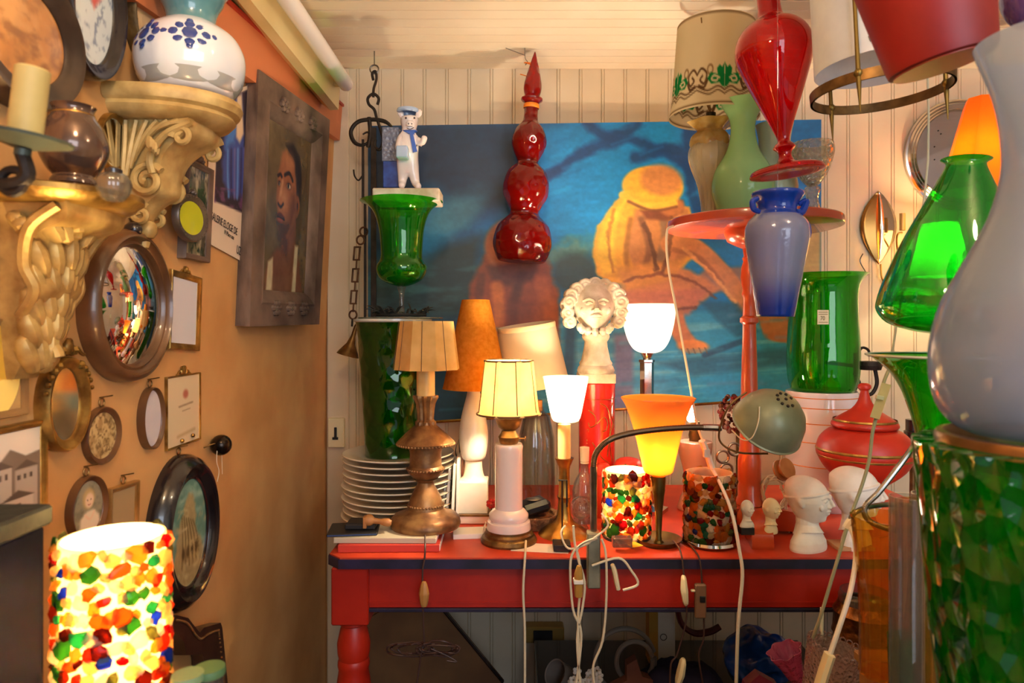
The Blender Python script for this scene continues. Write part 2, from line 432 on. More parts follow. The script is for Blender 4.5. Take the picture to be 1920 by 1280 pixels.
g.v = [(wx(z), y, z) for y in np.linspace(-1.6, ZB+.03, 12) for z in zs]; n = len(zs)
g.f = [(a*n+b, a*n+b+1, (a+1)*n+b+1, (a+1)*n+b) for a in range(11) for b in range(n-1)]; g.c = [0]*len(g.v)
struct('wall_left', g, m_plast, 'ochre plastered wall hung with small frames')
struct('wall_right', G().box((2.08, -1.6, 0), (2.14, ZB+.03, CEIL)), m_bead)
struct('floor', G().box((-.9, -1.6, -.04), (2.12, ZB+.03, 0)), M('floor_planks', (92, 66, 44), .6, 0, (66, 46, 30), 6))
# corner post between left and back wall, board edge on the left wall, red rail under the ceiling lamp
struct('trim_1', G().box((XW+.004, ZB-.014, 0), (XW+.075, ZB-.001, CEIL-.002), .003), m_bead, 'pale corner board of the back wall')
a = LW(371, 600)
struct('trim_2', G().prism([(XW-.01, .55), (XW+.004, .55), (XW+.004, EYE), (wx(1.62)+.004, 1.62), (wx(1.62)-.01, 1.62)], a.y-.25, 'y', (0, .25, 0)), m_plast, 'edge of the plaster board carrying the small frames')
g = G(); zr = 1.858
g.prism([(wx(zr-.05)-.01, zr-.05), (wx(zr)+.022, zr-.05), (wx(zr)+.03, zr+.06), (wx(zr)-.01, zr+.06)], ZB-.75, 'y', (0, .73, 0)); g.slope(1.35, .098)
struct('trim_3', g, M('terracotta_rail', (206, 120, 74), .5), 'terracotta rail on the ochre wall under the tube light')
g = G().box((wx(zr)+.0285, .73, zr+.06), (wx(zr)+.036, ZB-.02, zr+.068))
g.slope(1.35, .098); struct('trim_4', g, M('red_strip', (170, 44, 24), .5), 'thin red strip along the terracotta rail')

# ---------------------------------------------------------------- tube light
t = empty('tube_light', 'white fluorescent tube with its cream batten housing under the ceiling', 'lamp', (-.52, 1.4, 2.0))
mt = M('cream_enamel', (226, 206, 150), .35, 0, (210, 186, 126), 4)
g = G().prism([(-.066, -.04), (-.012, -.08), (.012, -.078), (.018, .02), (-.04, .13), (-.066, .13)], 1.45, 'y', (0, -.85, 0)); g.build('housing', mt, t)
g = G().tube([(.045, -.5, -.02), (.045, .552, -.02)], .0205, 20, 1); g.ell((.045, .552, -.02), (.0205, .012, .0205), 16)
g.build('tube', M('milky_tube', (240, 232, 228), .25), t)
G().box((.015, .525, -.03), (.05, .548, .0)).build('lamp_holder', mt, t)

# ---------------------------------------------------------------- large painting on the back wall
X0, X1 = 690, 1540
def big(u, v):
    x = X0+u*(X1-X0); y = 232+v*(785-232); p = Paint(x, y, (10, 92, 146), .55)
    p.patch(120, 90, (0, 112, 180), .35, .65, 2); p.poly([(690, 220), (1060, 220), (960, 380), (880, 420), (690, 400)], (14, 40, 66), 40, .9)
    p.poly([(1000, 230), (1330, 230), (1290, 480), (1060, 520), (1010, 420)], (6, 116, 176), 35, .9)
    p.poly([(690, 480), (900, 440), (900, 600), (690, 620)], (34, 50, 50), 30, .95); p.poly([(690, 280), (770, 230), (760, 420), (690, 500)], (16, 34, 54), 25, .8)
    p.oval(790, 420, 45, 70, (20, 116, 158), 26, .8, 20); p.oval(850, 400, 60, 30, (74, 140, 160), 25, .75, -35, 12, 30)
    p.patch(60, 18, (52, 96, 96), .5, .75, 8, .7, ((y > 480)&(x < 900))*1.)
    p.oval(1060, 480, 55, 25, (96, 128, 110), 18, .8, -15, 16, 18); p.oval(1075, 520, 45, 40, (38, 56, 58), 18, .9)
    # dark boughs
    for q, w in (([(1030, 330), (1090, 290), (1160, 268), (1230, 280), (1290, 330)], 9), ([(1100, 232), (1140, 262), (1190, 240)], 10), ([(1190, 300), (1270, 290), (1300, 380), (1310, 430)], 11), ([(1290, 236), (1300, 300), (1340, 380), (1390, 440)], 16), ([(960, 330), (1030, 330), (1060, 310)], 8)):
        p.curve(q, w, (14, 52, 100), 9, .9, 8, 25)
    p.poly([(1340, 232), (1540, 232), (1540, 330), (1480, 380), (1380, 330)], (8, 84, 138), 25, .8)
    # ground
    p.poly([(960, 610), (1540, 595), (1540, 800), (930, 800)], (40, 132, 178), 18, 1); p.patch(130, 10, (96, 160, 186), .5, .7, 4, .8, ((y > 600)&(x > 960))*1.)
    p.poly([(690, 590), (1000, 600), (960, 700), (940, 800), (690, 800)], (22, 62, 90), 25)
    p.poly([(1230, 700), (1540, 680), (1540, 715), (1300, 730)], (34, 84, 116), 10, .8); p.poly([(1150, 640), (1185, 640), (1185, 790), (1150, 790)], (104, 88, 128), 9, .8); p.poly([(1060, 590), (1080, 590), (1075, 720), (1050, 720)], (16, 60, 96), 10, .8)
    # crouching brown figure
    B = (134, 66, 34)
    p.poly([(905, 480), (960, 455), (1025, 490), (1045, 560), (1050, 700), (940, 720), (870, 660), (880, 540)], B, 9, 1, 8, 22)
    p.oval(958, 462, 52, 52, (176, 108, 76), 8); p.poly([(910, 500), (1010, 490), (1000, 530), (930, 540)], (86, 44, 32), 9, .8)
    p.curve([(930, 540), (935, 600), (925, 690)], 12, (196, 112, 44), 8, .8); p.curve([(975, 520), (960, 600), (980, 690)], 9, (82, 40, 26), 9, .9); p.curve([(1010, 530), (1030, 600), (1020, 690)], 12, (164, 84, 40), 8, .7)
    p.poly([(945, 560), (1000, 570), (985, 720), (930, 720)], (104, 48, 26), 12, .6); p.curve([(900, 520), (895, 600), (905, 680)], 8, (98, 52, 34), 6, .8)
    # seated man: far leg, coat, arms, near leg
    K = (190, 122, 78)
    p.curve([(1390, 545), (1440, 610), (1490, 668)], 17, (150, 96, 66), 5); p.curve([(1330, 545), (1420, 545), (1480, 560)], 24, (138, 104, 92), 8)
    p.poly([(1400, 560), (1480, 640), (1480, 668), (1430, 655)], (160, 98, 62), 5)
    p.poly([(1196, 345), (1150, 385), (1118, 430), (1108, 490), (1118, 525), (1150, 545), (1240, 540), (1300, 500), (1300, 440), (1290, 400), (1270, 395)], (216, 154, 50), 5, 1, 4, 20)
    p.poly([(1172, 380), (1130, 425), (1112, 490), (1128, 525), (1152, 520), (1150, 440)], (232, 186, 58), 8, .9)
    p.poly([(1190, 400), (1290, 400), (1300, 480), (1250, 540), (1190, 530), (1170, 470)], (176, 116, 66), 8)
    for q, w, c in (([(1200, 420), (1215, 480), (1200, 530)], 6, (120, 78, 52)), ([(1240, 410), (1245, 460), (1225, 530)], 8, (126, 96, 74)), ([(1270, 420), (1262, 480), (1250, 520)], 7, (206, 136, 84)), ([(1180, 420), (1172, 480), (1176, 520)], 5, (140, 92, 40))): p.curve(q, w, c, 5, .85)
    p.poly([(1160, 520), (1230, 505), (1290, 520), (1350, 560), (1300, 600), (1180, 600)], K, 8, 1, 4, 20)
    p.poly([(1150, 510), (1290, 500), (1260, 540), (1160, 560)], (212, 146, 66), 8, .7); p.poly([(1170, 560), (1330, 560), (1290, 610), (1180, 610)], (186, 110, 84), 9, .9)
    p.curve([(1255, 470), (1300, 480), (1350, 530), (1400, 600)], 19, (196, 126, 76), 5); p.curve([(1262, 482), (1310, 500), (1352, 552)], 5, (150, 92, 58), 4, .8); p.curve([(1390, 600), (1405, 620)], 8, (190, 118, 70), 4)
    p.curve([(1262, 600), (1272, 640), (1290, 668)], 16, (182, 112, 72), 5); p.oval(1298, 672, 30, 13, (214, 132, 66), 4, 1, 8); p.oval(1462, 664, 28, 9, (160, 92, 56), 4, 1, 10)
    p.poly([(1310, 585), (1380, 590), (1420, 650), (1380, 660), (1340, 620)], (30, 84, 116), 8, .85); p.curve([(1320, 690), (1400, 664)], 6, (32, 60, 92), 4, .8)
    for i in range(5): p.curve([(1276+i*11, 676), (1280+i*11, 686)], 1.4, (120, 62, 36), 1.2, .8)
    # cap and shaded face
    p.poly([(1190, 390), (1280, 385), (1278, 408), (1250, 425), (1210, 420)], (120, 66, 44), 6); p.oval(1258, 398, 24, 18, (172, 104, 60), 6)
    p.oval(1222, 358, 58, 40, (222, 164, 54), 4, 1, 8); p.oval(1238, 345, 40, 30, (190, 122, 66), 9, .95, 12); p.curve([(1165, 372), (1205, 396), (1262, 392)], 7, (228, 178, 62), 4, .9); p.curve([(1176, 385), (1220, 404), (1266, 398)], 3, (110, 64, 40), 3, .8)
    p.poly([(1500, 450), (1540, 430), (1540, 560), (1500, 540), (1480, 500)], (206, 146, 62), 10, .8)
    for i in range(46):
        a, b_ = random.uniform(960, 1530), random.uniform(240, 470); d = random.uniform(20, 60)
        p.curve([(a, b_), (a+d, b_-d*.35)], random.uniform(1.5, 4), random.choice([(20, 138, 196), (4, 84, 140), (30, 120, 176), (6, 62, 112)]), 6, .35*(0 if 1100 < a+d*.5 < 1300 and b_ > 300 else 1))
    for q, w, c in (([(1150, 400), (1138, 460), (1150, 520)], 3, (168, 104, 34)), ([(1205, 430), (1222, 470), (1228, 520)], 4, (84, 52, 36)), ([(1256, 420), (1256, 470), (1240, 526)], 4, (100, 62, 40)), ([(1170, 540), (1240, 528), (1300, 548), (1340, 580)], 3, (120, 66, 44)), ([(1180, 590), (1240, 600), (1300, 596)], 3, (110, 62, 50)), ([(1280, 480), (1330, 530), (1380, 590)], 3, (222, 158, 96))): p.curve(q, w, c, 3, .8, 5, 14)
    for i in range(30):
        a, b_ = random.uniform(700, 1530), random.uniform(600, 780); p.curve([(a, b_), (a+random.uniform(40, 110), b_+random.uniform(-6, 6))], random.uniform(1.5, 4), random.choice([(70, 150, 190), (24, 96, 140), (60, 130, 160), (100, 120, 160)]), 5, .4)
    p.grain(.10, 30, 12, 3); p.grain(.08, 6, 6, 6); return p.c*1.05
za, zb = 2.20, 2.222
def PQ(px, py): return P(px, py, za+(zb-za)*(px-X0)/(X1-X0))
r = empty('painting', 'large blue unframed painting of two crouching barefoot figures', 'painting', PQ(1115, 760))
picture('canvas', (PQ(X0, 236), PQ(X1, 224), PQ(X1, 742), PQ(X0, 796)), 430, 290, big, m_paint, r, r.location, (0, .016, 0))
a, b = PQ(X0, 799), PQ(X1, 742)
G().tube([a-r.location, b-r.location], .005, 6, 1).build('gilt_edge_strip', m_brass, r)
# ================================================================= red side table
t = empty('side_table', 'long red painted table with navy edge and turned legs', 'table', (.25, 1.85, 0))
x0, x1, y0, y1 = -.408, 1.17, TF, 2.185
def loc(v): return (v[0]-.25, v[1]-1.85, v[2])
g = G(); c = .03
g.v = []; poly = [(x0+c, y0), (x1, y0), (x1, y1), (x0, y1), (x0, y0+c)]
n = 5; g.v = [loc((x, y, TZ-.004)) for x, y in poly]+[loc((x, y, TZ)) for x, y in poly]
g.f = [tuple(range(n)), tuple(range(2*n-1, n-1, -1))]+[(i, (i+1) % n, (i+1) % n+n, i+n) for i in range(n)]; g.c = [0]*10
g.build('tabletop', M('red_tabletop', (206, 74, 40), .5, 0, (186, 54, 26), 9, .1, 30), t)
g = G(); g.v = [loc((x-(0 if x > 0 else .003), y-(0 if y > 2 else .003), TZ-.024)) for x, y in poly]+[loc((x-(0 if x > 0 else .003), y-(0 if y > 2 else .003), TZ-.0035)) for x, y in poly]
g.f = [tuple(range(n)), tuple(range(2*n-1, n-1, -1))]+[(i, (i+1) % n, (i+1) % n+n, i+n) for i in range(n)]; g.c = [0]*10
g.build('navy_edge', m_navy, t)
ap = G().box(loc((x0+.02, y0+.018, TZ-.118)), loc((x1-.02, y0+.038, TZ-.0245)), .002)
ap.box(loc((x0+.02, y0+.0165, TZ-.108)), loc((x1-.02, y0+.02, TZ-.104)), 0)
ap.box(loc((x0+.024, y0+.05, TZ-.118)), loc((x0+.044, y1-.05, TZ-.0245)), .002); ap.build('apron', m_red, t)
G().box(loc((x0+.02, y0+.014, TZ-.126)), loc((x1-.02, y0+.04, TZ-.118)), .001).build('apron_bead', m_navy, t)
for lx, ly in ((x0+.05, y0+.045), (x1-.06, y0+.045), (x0+.05, y1-.05), (x1-.06, y1-.05)):
    g = G().box(loc((lx-.041, ly-.041, TZ-.152)), loc((lx+.041, ly+.041, TZ-.0245)), .003)
    pr = [(.0, .0), (.022, 0), (.03, .03), (.024, .08), (.02, .12), (.034, .20), (.041, .34), (.042, .44), (.037, .49), (.033, .515), (.036, .525), (.035, .535), (.033, .54), (.036, .552), (.037, .575), (.03, .607), (.027, .616), (.033, .62), (.033, .628), (0, .628)]
    g.lathe(pr, loc((lx, ly, 0)), 32); g.build('leg', m_red, t)

# ================================================================= table lamps
m_parch = SH('parchment_shade', (240, 206, 136), .45, (226, 186, 112), 20)
m_parchl = SH('lit_parchment', (250, 230, 186), .6, (246, 220, 164), 18)
m_trim = M('brown_braid', (104, 72, 36), .7)
m_candle = M('wax_sleeve', (226, 190, 122), .5, 0, (208, 166, 96), 14)
def ribs(t, part, mat, prof, n, parent, r=1.2, ph=0):
    q = t.pr(prof); g = G()
    for i in range(n):
        a = 2*PI*(i+ph)/n; g.tube([(rr*math.cos(a), rr*math.sin(a), z) for rr, z in q], r*t.k, 5, 1)
    return g.build(part, mat, parent)
def beads(g, R, z, r, n, k):
    for i in range(n):
        a = 2*PI*i/n; g.ell((R*k*math.cos(a), R*k*math.sin(a), z), r*k, 8)
# silver gilt baluster lamp
t = T('table_lamp', 'carved silvered baluster lamp with dim parchment shade, on the stacked books', 'lamp', 798, 984, 1.64)
m_sil = M('rubbed_silver_gilt', (170, 126, 78), .42, .55, (104, 66, 40), 24, .5, 50)
k = t.k
g = G().lathe(t.pr([(0, 985), (64, 985), (66, 979), (64, 970), (58, 964), (40, 958), (34, 952), (33, 946), (28, 930), (22, 918), (16, 908), (15, 903), (20, 899), (24, 896), (17, 905)][:14]), segs=56)
beads(g, 60, (984-972)*k, 4.2, 40, k); beads(g, 33, (984-945)*k, 2.4, 36, k); g.build('base', m_sil, t.r)
g = G().lathe(t.pr([(0, 900), (16, 900), (25, 893), (33, 884), (35, 878), (30, 872), (29, 850), (32, 836), (44, 834), (53, 832), (54, 828), (48, 822), (38, 812), (24, 800), (18, 795), (17, 790), (0, 790)]), segs=56)
beads(g, 34, (984-878)*k, 2.6, 36, k); beads(g, 53, (984-831)*k, 2.6, 52, k); g.build('urn_body', m_sil, t.r)
t.L('fluted_neck', m_sil, [(0, 796), (18, 796), (18, 790), (14, 786), (15, 770), (17, 756), (20, 749), (22, 745), (22, 741), (0, 741)], wob=lambda a, z: 1+.10*math.cos(12*a))
t.L('candle_sleeve', m_candle, [(0, 744), (17, 744), (17, 694), (14, 690), (0, 690)], wob=lambda a, z: 1+.03*math.cos(5*a))
sh = t.L('lamp_shade', m_parch, [(61, 692), (50, 602)], th=1, segs=8*6, dx=3, wob=lambda a, z: .97/math.cos(((a+PI/8) % (PI/4))-PI/8)*.985, ang=20)
ribs(t, 'seam', m_trim, [(61, 692), (50, 602)], 8, sh, .7)
sh.location.x = 0
t.tube('cord', m_cordd, [(797, 1003, -.115), (797, 1030, -.148), (796, 1048, -.155), (792, 1080, -.16), (795, 1200, -.16), (796, 1212, -.16)], 1.5)
w = t.tube('wooden_switch', M('wooden_switch', (176, 122, 62), .5), [(795, 1090, -.165), (795, 1097, -.165), (795, 1112, -.165), (795, 1128, -.165), (795, 1136, -.165)], [3, 6, 9, 7, 5])
g = G()
for i in range(7):
    cx = 795+(-22 if i % 2 else 26)+random.uniform(-6, 6); wv = random.uniform(22, 44); hv = random.uniform(8, 15)
    g.tube([t.p(cx+wv*math.cos(a), 1216+hv*math.sin(a)+random.uniform(-3, 3), -.16+random.uniform(-.015, .015)) for a in np.linspace(0, 2*PI, 12)], 1.6*k, 6, 3)
g.tube([t.p(795, 1205, -.16), t.p(790, 1222, -.165), t.p(786, 1250, -.16), t.p(780, 1292, -.16)], 1.6*k, 6); g.tube([t.p(808, 1216, -.17), t.p(836, 1228, -.165), t.p(856, 1240, -.165), t.p(838, 1238, -.165)], 1.6*k, 6)
g.build('coiled_flex', m_cordd, t.r)
# white porcelain column lamp, lit
t = T('table_lamp', 'white porcelain column lamp on brass foot with lit panelled shade', 'lamp', 954, 1014, 1.616)
t.L('brass_foot', m_brassd, [(0, 1015), (52, 1015), (53, 1010), (50, 1004), (46, 1002), (46, 998), (43, 994), (43, 990), (0, 990)])
t.L('column', M('pinkish_porcelain', (234, 216, 212), .12, coat=.6), [(0, 994), (40, 994), (42, 988), (40, 976), (34, 974), (37, 970), (37, 962), (30, 954), (26, 952), (26, 842), (27, 836), (25, 831), (0, 831)], ang=50)
t.L('brass_gallery', m_brassd, [(0, 833), (15, 833), (19, 826), (20, 818), (15, 811), (13, 806), (20, 800), (23, 792), (25, 786), (30, 782), (30, 779), (0, 779)])
g = G().tube([t.p(973, 822, -.01), t.p(984, 822, -.01)], 1.4*t.k, 6, 1); g.ell(t.p(985, 822, -.01), (1.5*t.k, 5*t.k, 5*t.k), 12); g.build('wick_knob', m_brassd, t.r)
prof = [(60, 776), (56, 768), (46, 676)]
sh = t.L('lamp_shade', m_parchl, prof, th=1, segs=8*6, dx=1, wob=lambda a, z: .985/math.cos(((a+PI/8) % (PI/4))-PI/8)*.985, ang=20)
ribs(t, 'seam', m_trim, [(58, 772), (46, 676)], 8, sh, 1.0, .35)
g = G(); q = t.k
for R, py in ((60, 775), (46, 676)): G().lathe([(R*q*1.012, (1014-py)*q-1.7*q), (R*q*1.025, (1014-py)*q), (R*q*1.012, (1014-py)*q+1.7*q), (R*q*.985, (1014-py)*q)], segs=48, closed=True).build('braid', m_trim, sh)
t.bulb(954, 722, 9, 8, (1, .82, .54))
t.tube('cord', m_cord, [(986, 1014, -.055), (985, 1035, -.125), (984, 1050, -.137), (981, 1110, -.14), (984, 1180, -.14), (984, 1300, -.14)], 2.1)
# amber cone shade lamp on white marble
t = T('table_lamp', 'white marble baluster lamp with tall amber cone shade', 'lamp', 888, 972, 1.80)
mm = M('white_alabaster', (238, 228, 212), .3, 0, (222, 206, 184), 8)
g = G().box((-36*t.k, -36*t.k, 0), (36*t.k, 36*t.k, 16*t.k), .002); g.box((-27*t.k, -27*t.k, 16*t.k), (27*t.k, 27*t.k, 74*t.k), .002); g.build('plinth', mm, t.r)
G().box((-37*t.k, -37*t.k, 14*t.k), (37*t.k, 37*t.k, 17*t.k)).build('gilt_line', m_brass, t.r)
t.L('baluster', mm, [(0, 900), (25, 900), (25, 897), (20, 892), (17, 880), (16, 868), (17, 862), (22, 856), (26, 836), (27, 810), (23, 780), (16, 752), (12, 735), (11, 715), (0, 715)], sm=3)
t.L('brass_ring', m_brass, [(17, 862), (19, 860), (19, 856), (17, 854)])
t.L('lamp_shade', SH('amber_cloth', (224, 150, 54), .5, (208, 132, 40), 90), [(62, 728), (61, 724), (26, 562)], th=1, dx=4)
# cream tilted shade on clear glass bottle lamp
t = T('table_lamp', 'clear glass lamp base with crooked cream drum shade', 'lamp', 1006, 955, 1.89)
t.L('glass_base', GL('clear_ribbed_glass', (236, 240, 240), refl=.8, bp=.5, bs=20), [(0, 955), (30, 955), (34, 948), (34, 880), (32, 820), (24, 780), (14, 770), (12, 762)], th=3, wob=lambda a, z: 1+.04*math.cos(14*a))
t.L('cork_holder', M('cork', (196, 150, 90), .8), [(0, 770), (11, 770), (11, 750), (0, 750)])
sh = t.L('lamp_shade', SH('cream_cloth', (240, 226, 196), .5), [(66, 752), (64, 746), (53, 638)], th=1, dx=0)
sh.location = t.p(1014, 955+2); sh.rotation_euler = (.06, math.radians(-8), 0); sh.location.x += .024; sh.location.z += .052
g = G(); g.lathe([(53.5*t.k, (955-638)*t.k), (54.5*t.k, (955-641)*t.k), (54*t.k, (955-647)*t.k), (53.7*t.k, (955-644)*t.k)], segs=48); g.build('braid', M('cream_braid', (222, 196, 150), .8), sh)
# brass candle lamp with lit opal tulip
t = T('table_lamp', 'brass candlestick lamp with small brightly lit opal tulip glass', 'lamp', 1058, 1001, 1.67)
t.L('candlestick', m_brass, [(0, 1003), (45, 1003), (46, 998), (40, 992), (32, 986), (20, 978), (14, 968), (12, 950), (11, 935), (14, 930), (11, 925), (10, 880), (13, 870), (16, 862), (18, 858), (12, 858), (0, 858)], sm=2)
t.L('candle_sleeve', m_candle, [(0, 862), (12, 862), (12, 795), (0, 795)])
t.L('glass_shade', SH('opal_glass', (248, 244, 226), .7, gloss=.6, rough=.05, clear=.15), [(8, 792), (20, 790), (27, 783), (33, 755), (43, 706)], sm=2, th=1.5, dx=3)
t.bulb(1061, 742, 8, 4, (1, .82, .55))
# amber tulip uplighter
t = T('table_lamp', 'slim bronze lamp on a dish foot with glowing orange tulip shade', 'lamp', 1235, 1018, 1.60)
m_olive = M('olive_bronze', (120, 100, 50), .35, .8, (90, 74, 36), 20)
t.L('dish_foot', m_olive, [(0, 1020), (34, 1020), (42, 1010), (43, 1007), (40, 1008), (32, 1015), (10, 1016), (7, 1012), (0, 1012)], ang=50)
t.L('stem', m_olive, [(0, 1016), (6, 1016), (6, 1008), (5, 1005), (7, 960), (10, 930), (12, 918), (12, 914), (13, 900), (13, 892), (11, 890), (0, 890)])
t.L('tulip_shade', SH('orange_glass', (255, 182, 96), .65, gloss=.5, rough=.08, clear=.06), [(0, 888), (16, 888), (26, 884), (30, 870), (44, 810), (58, 766), (68, 748), (69, 745)], sm=3, th=2, dx=-1)
t.bulb(1232, 846, 9, 2.6, (1, .74, .30))
t.tube('cord', m_cordd, [(1262, 1014, -.02), (1272, 1025, -.085), (1278, 1042, -.111), (1282, 1075, -.12), (1284, 1110, -.12), (1287, 1160, -.12), (1270, 1225, -.12), (1258, 1245, -.12), (1256, 1300, -.12)], 1.6)
s = t.tube('oval_switch', m_ivory, [(1282, 1078, -.123), (1282, 1084, -.123), (1283, 1106, -.123), (1285, 1128, -.123), (1285, 1135, -.123)], [3, 9, 13, 10, 3], flat=.5)
t.box('switch_lever', m_ivory, 1296, 1304, 1106, 1110, -.125, -.118, 1)
t.tube('inline_plug', m_ivory, [(1282, 1234, -.125), (1280, 1242, -.125), (1276, 1262, -.125), (1272, 1276, -.125), (1270, 1292, -.125)], [4, 10, 12, 10, 6], flat=.6)
# tall white bowl lamp
t = T('table_lamp', 'chrome uplighter lamp with big white lit glass bowl shade', 'lamp', 1213, 958, 1.88)
t.L('chrome_stem', m_chrome, [(0, 958), (40, 958), (40, 950), (13, 944), (13, 680), (15, 678), (15, 674), (0, 674)], segs=6, ang=10)
t.L('chrome_cup', m_chrome, [(0, 676), (7, 676), (7, 672), (13, 661), (0, 661)])
t.L('glass_bowl', SH('white_opal', (252, 244, 236), .6, gloss=.5, rough=.1), [(0, 662), (14, 661), (28, 654), (39, 636), (47, 606), (51, 570)], sm=3, th=2, dx=3)
t.bulb(1216, 612, 10, 13, (1, .80, .58))
# green enamel desk lamp on a gooseneck, clamped to the table edge
t = T('desk_lamp', 'clamped gooseneck desk lamp with pierced grey green metal dome', 'lamp', 1113, 1040, 1.47)
m_enam = M('sage_enamel', (136, 142, 116), .4, .2, (116, 122, 98), 14, .1, 30)
t.box('clamp', M('worn_aluminium', (150, 144, 120), .45, .6, (112, 104, 84), 20), 1102, 1126, 1000, 1104, -.03, .0, 2)
t.box('clamp_jaw', m_steel, 1106, 1124, 1062, 1072, -.005, .038, 1)
pts = [(1113, 1004, -.012), (1113, 930, -.012), (1113, 875, -.012), (1120, 846, -.012), (1148, 822, -.012), (1200, 809, -.008), (1270, 802, -.004), (1330, 801, 0), (1352, 802, .0)]
q = smooth_pts([t.p(*a) for a in pts], 26); n = len(q)
G().tube(q, [5.4*t.k*(1+.10*(i % 2)) for i in range(n)], 10, 1).build('gooseneck', M('bronze_gooseneck', (104, 82, 62), .35, .85), t.r)
t.tube('neck_sleeve', m_steel, [(1113, 1004, -.012), (1113, 960, -.012), (1113, 875, -.012)], 6.6, sm=1)
t.tube('socket', m_steel, [(1318, 801, 0), (1334, 801.5, 0), (1352, 802, 0)], 6.5, sm=1)
# dome: axis towards lower rear
g = G(); pr = [(0, 1.0), (.30, .955), (.55, .84), (.78, .63), (.92, .38), (.99, .1), (1.0, -.05), (1.04, -.08), (1.02, -.12), (.97, -.06), (.90, .35), (.75, .60), (.5, .8), (0, .93)]
R = 64*t.k; Mx = Matrix.Rotation(math.radians(18), 4, 'Y') @ Matrix.Rotation(math.radians(38), 4, 'X')
dome = g.lathe([(a*R, b*R*1.05) for a, b in pr], segs=56, M_=Mx).build('dome_shade', m_enam, t.r, loc=t.p(1440, 795, -.03))
g = G()
for i in range(9):
    a = 2*PI*i/9; rr = .24*R if i else 0; g.lathe([(0, .0008), (.045*R, .0006), (.045*R, -.004)], Mx @ Vector((rr*math.cos(a), rr*math.sin(a), R*1.05*(.975 if i else 1.0)+.001)), 10, M_=Mx)
g.build('vent_hole', m_black, dome)
t.tube('yoke_wire', m_brassd, [(1400, 735, -.02), (1368, 760, -.02), (1350, 802, -.01), (1352, 830, -.01), (1385, 848, -.02), (1440, 850, -.03)], 1.9)
t.tube('pull_cord', m_cord, [(1424, 762, -.085), (1422, 790, -.09), (1410, 820, -.08), (1392, 824, -.06), (1372, 806, -.03)], 1.2)
g = G()
for q in ([(1110, 1060), (1160, 1046), (1184, 1070), (1196, 1095), (1168, 1106)], [(1120, 1008), (1090, 1020), (1070, 1050), (1074, 1140), (1090, 1190), (1078, 1300)], [(1116, 1010), (1082, 1030), (1096, 1090), (1092, 1140), (1082, 1200), (1090, 1300)],
          [(1075, 985), (1078, 1020), (1086, 1050), (1088, 1100), (1084, 1160), (1086, 1240)], [(1128, 1010), (1136, 1040), (1137, 1120), (1130, 1200), (1112, 1250), (1118, 1300)]):
    g.tube([t.p(a, b, -.035) for a, b in q], 2.3*t.k, 7)
g.build('tangled_cord', m_cord, t.r)
t.tube('wooden_plug', M('ochre_plug', (178, 132, 58), .5), [(1086, 1060, -.04), (1085, 1076, -.04), (1085, 1100, -.04), (1085, 1118, -.04)], [4, 8, 8, 7])
t.box('white_band', m_paperw, 1076, 1094, 1088, 1096, -.05, -.03, 1)
s = t.tube('ivory_switch', m_ivory, [(1148, 1058, -.04), (1152, 1070, -.04), (1156, 1090, -.04), (1159, 1104, -.04)], [6, 8, 8, 7], flat=.6)
t.tube('flex_loop', m_cord, [(1060, 985, -.01), (1052, 1000, -.02), (1066, 1028, -.03), (1100, 1020, -.03), (1112, 1010, -.035), (1140, 985, -.03), (1128, 962, -.01)], 1.9)

# ================================================================= mosaic glass lamps
m_chip = SH('glass_chip', (255, 255, 255), .6, gloss=.5, rough=.08, vcol=True, clear=.55)
m_chipcore = SH('frosted_cylinder', (250, 236, 206), .6)
PAL = [((246, 214, 160), 6), ((252, 244, 226), 5), ((196, 76, 30), 4), ((232, 136, 44), 5), ((120, 46, 28), 3), ((70, 122, 56), 3), ((240, 180, 76), 5), ((186, 30, 24), 2), ((60, 140, 100), 2), ((40, 66, 160), 1), ((140, 142, 80), 2)]
PALs = [lin(c) for c, w in PAL for _ in range(w)]
def mosaic(px, py, z, rpx, top, label, lit, chips, pal=None):
    t = T('mosaic_lamp', label, 'lamp', px, py, z, 'glass mosaic cylinder lamps'); k = t.k; H = (py-top)*k; R = rpx*k
    t.L('base_plate', m_black, [(0, py), (rpx*1.0, py), (rpx*1.0, py-5), (0, py-5)])
    G().lathe([(R*.90, 5*k), (R*.90, H), (R*.86, H), (R*.86, 5*k)], segs=40, closed=True).build('glass_cylinder', m_chipcore, t.r)
    g = G(); g.cc = (1, 1, 1); rows = int(H/(R*.27)); per = int(chips/rows)
    for a in range(rows):
        for b in range(per):
            th = 2*PI*(b+.5*(a % 2)+random.uniform(-.3, .3))/per; zz = 6*k+(a+.5+random.uniform(-.25, .25))*(H-8*k)/rows
            s = R*random.uniform(.13, .27)*(.8 if chips > 300 else 1); g.cc = tuple(random.choice(pal or PALs)*random.uniform(.8, 1.15))
            Mx = Matrix.Rotation(th, 4, 'Z') @ Matrix.Translation((R*.95, 0, zz)) @ Matrix.Rotation(random.uniform(0, 6), 4, 'X') @ Matrix.Rotation(random.uniform(-.3, .3), 4, 'Y') @ Matrix.Diagonal((R*.09, s, s*random.uniform(.55, .95), 1))
            n0 = len(g.v); g.ell((0, 0, 0), 1, 7, Mx); cc_ = Mx.translation
            for q in range(n0, len(g.v)): d_ = Vector(g.v[q])-cc_; g.v[q] = tuple(cc_+d_*random.uniform(.72, 1.22))
    g.build('glass_mosaic', m_chip, t.r, 25)
    if lit: t.bulb(px, py-.52*(py-top), rpx*.2, lit, (1, .70, .32))
    return t
mosaic(1175, 1006, 1.645, 45, 880, 'lit mosaic glass lamp between gooseneck clamp and bronze dish foot', 7, 230)
t = mosaic(1330, 1014, 1.60, 47, 884, 'unlit mosaic glass lamp of red and cream chips beside bronze dish foot', 0, 240)
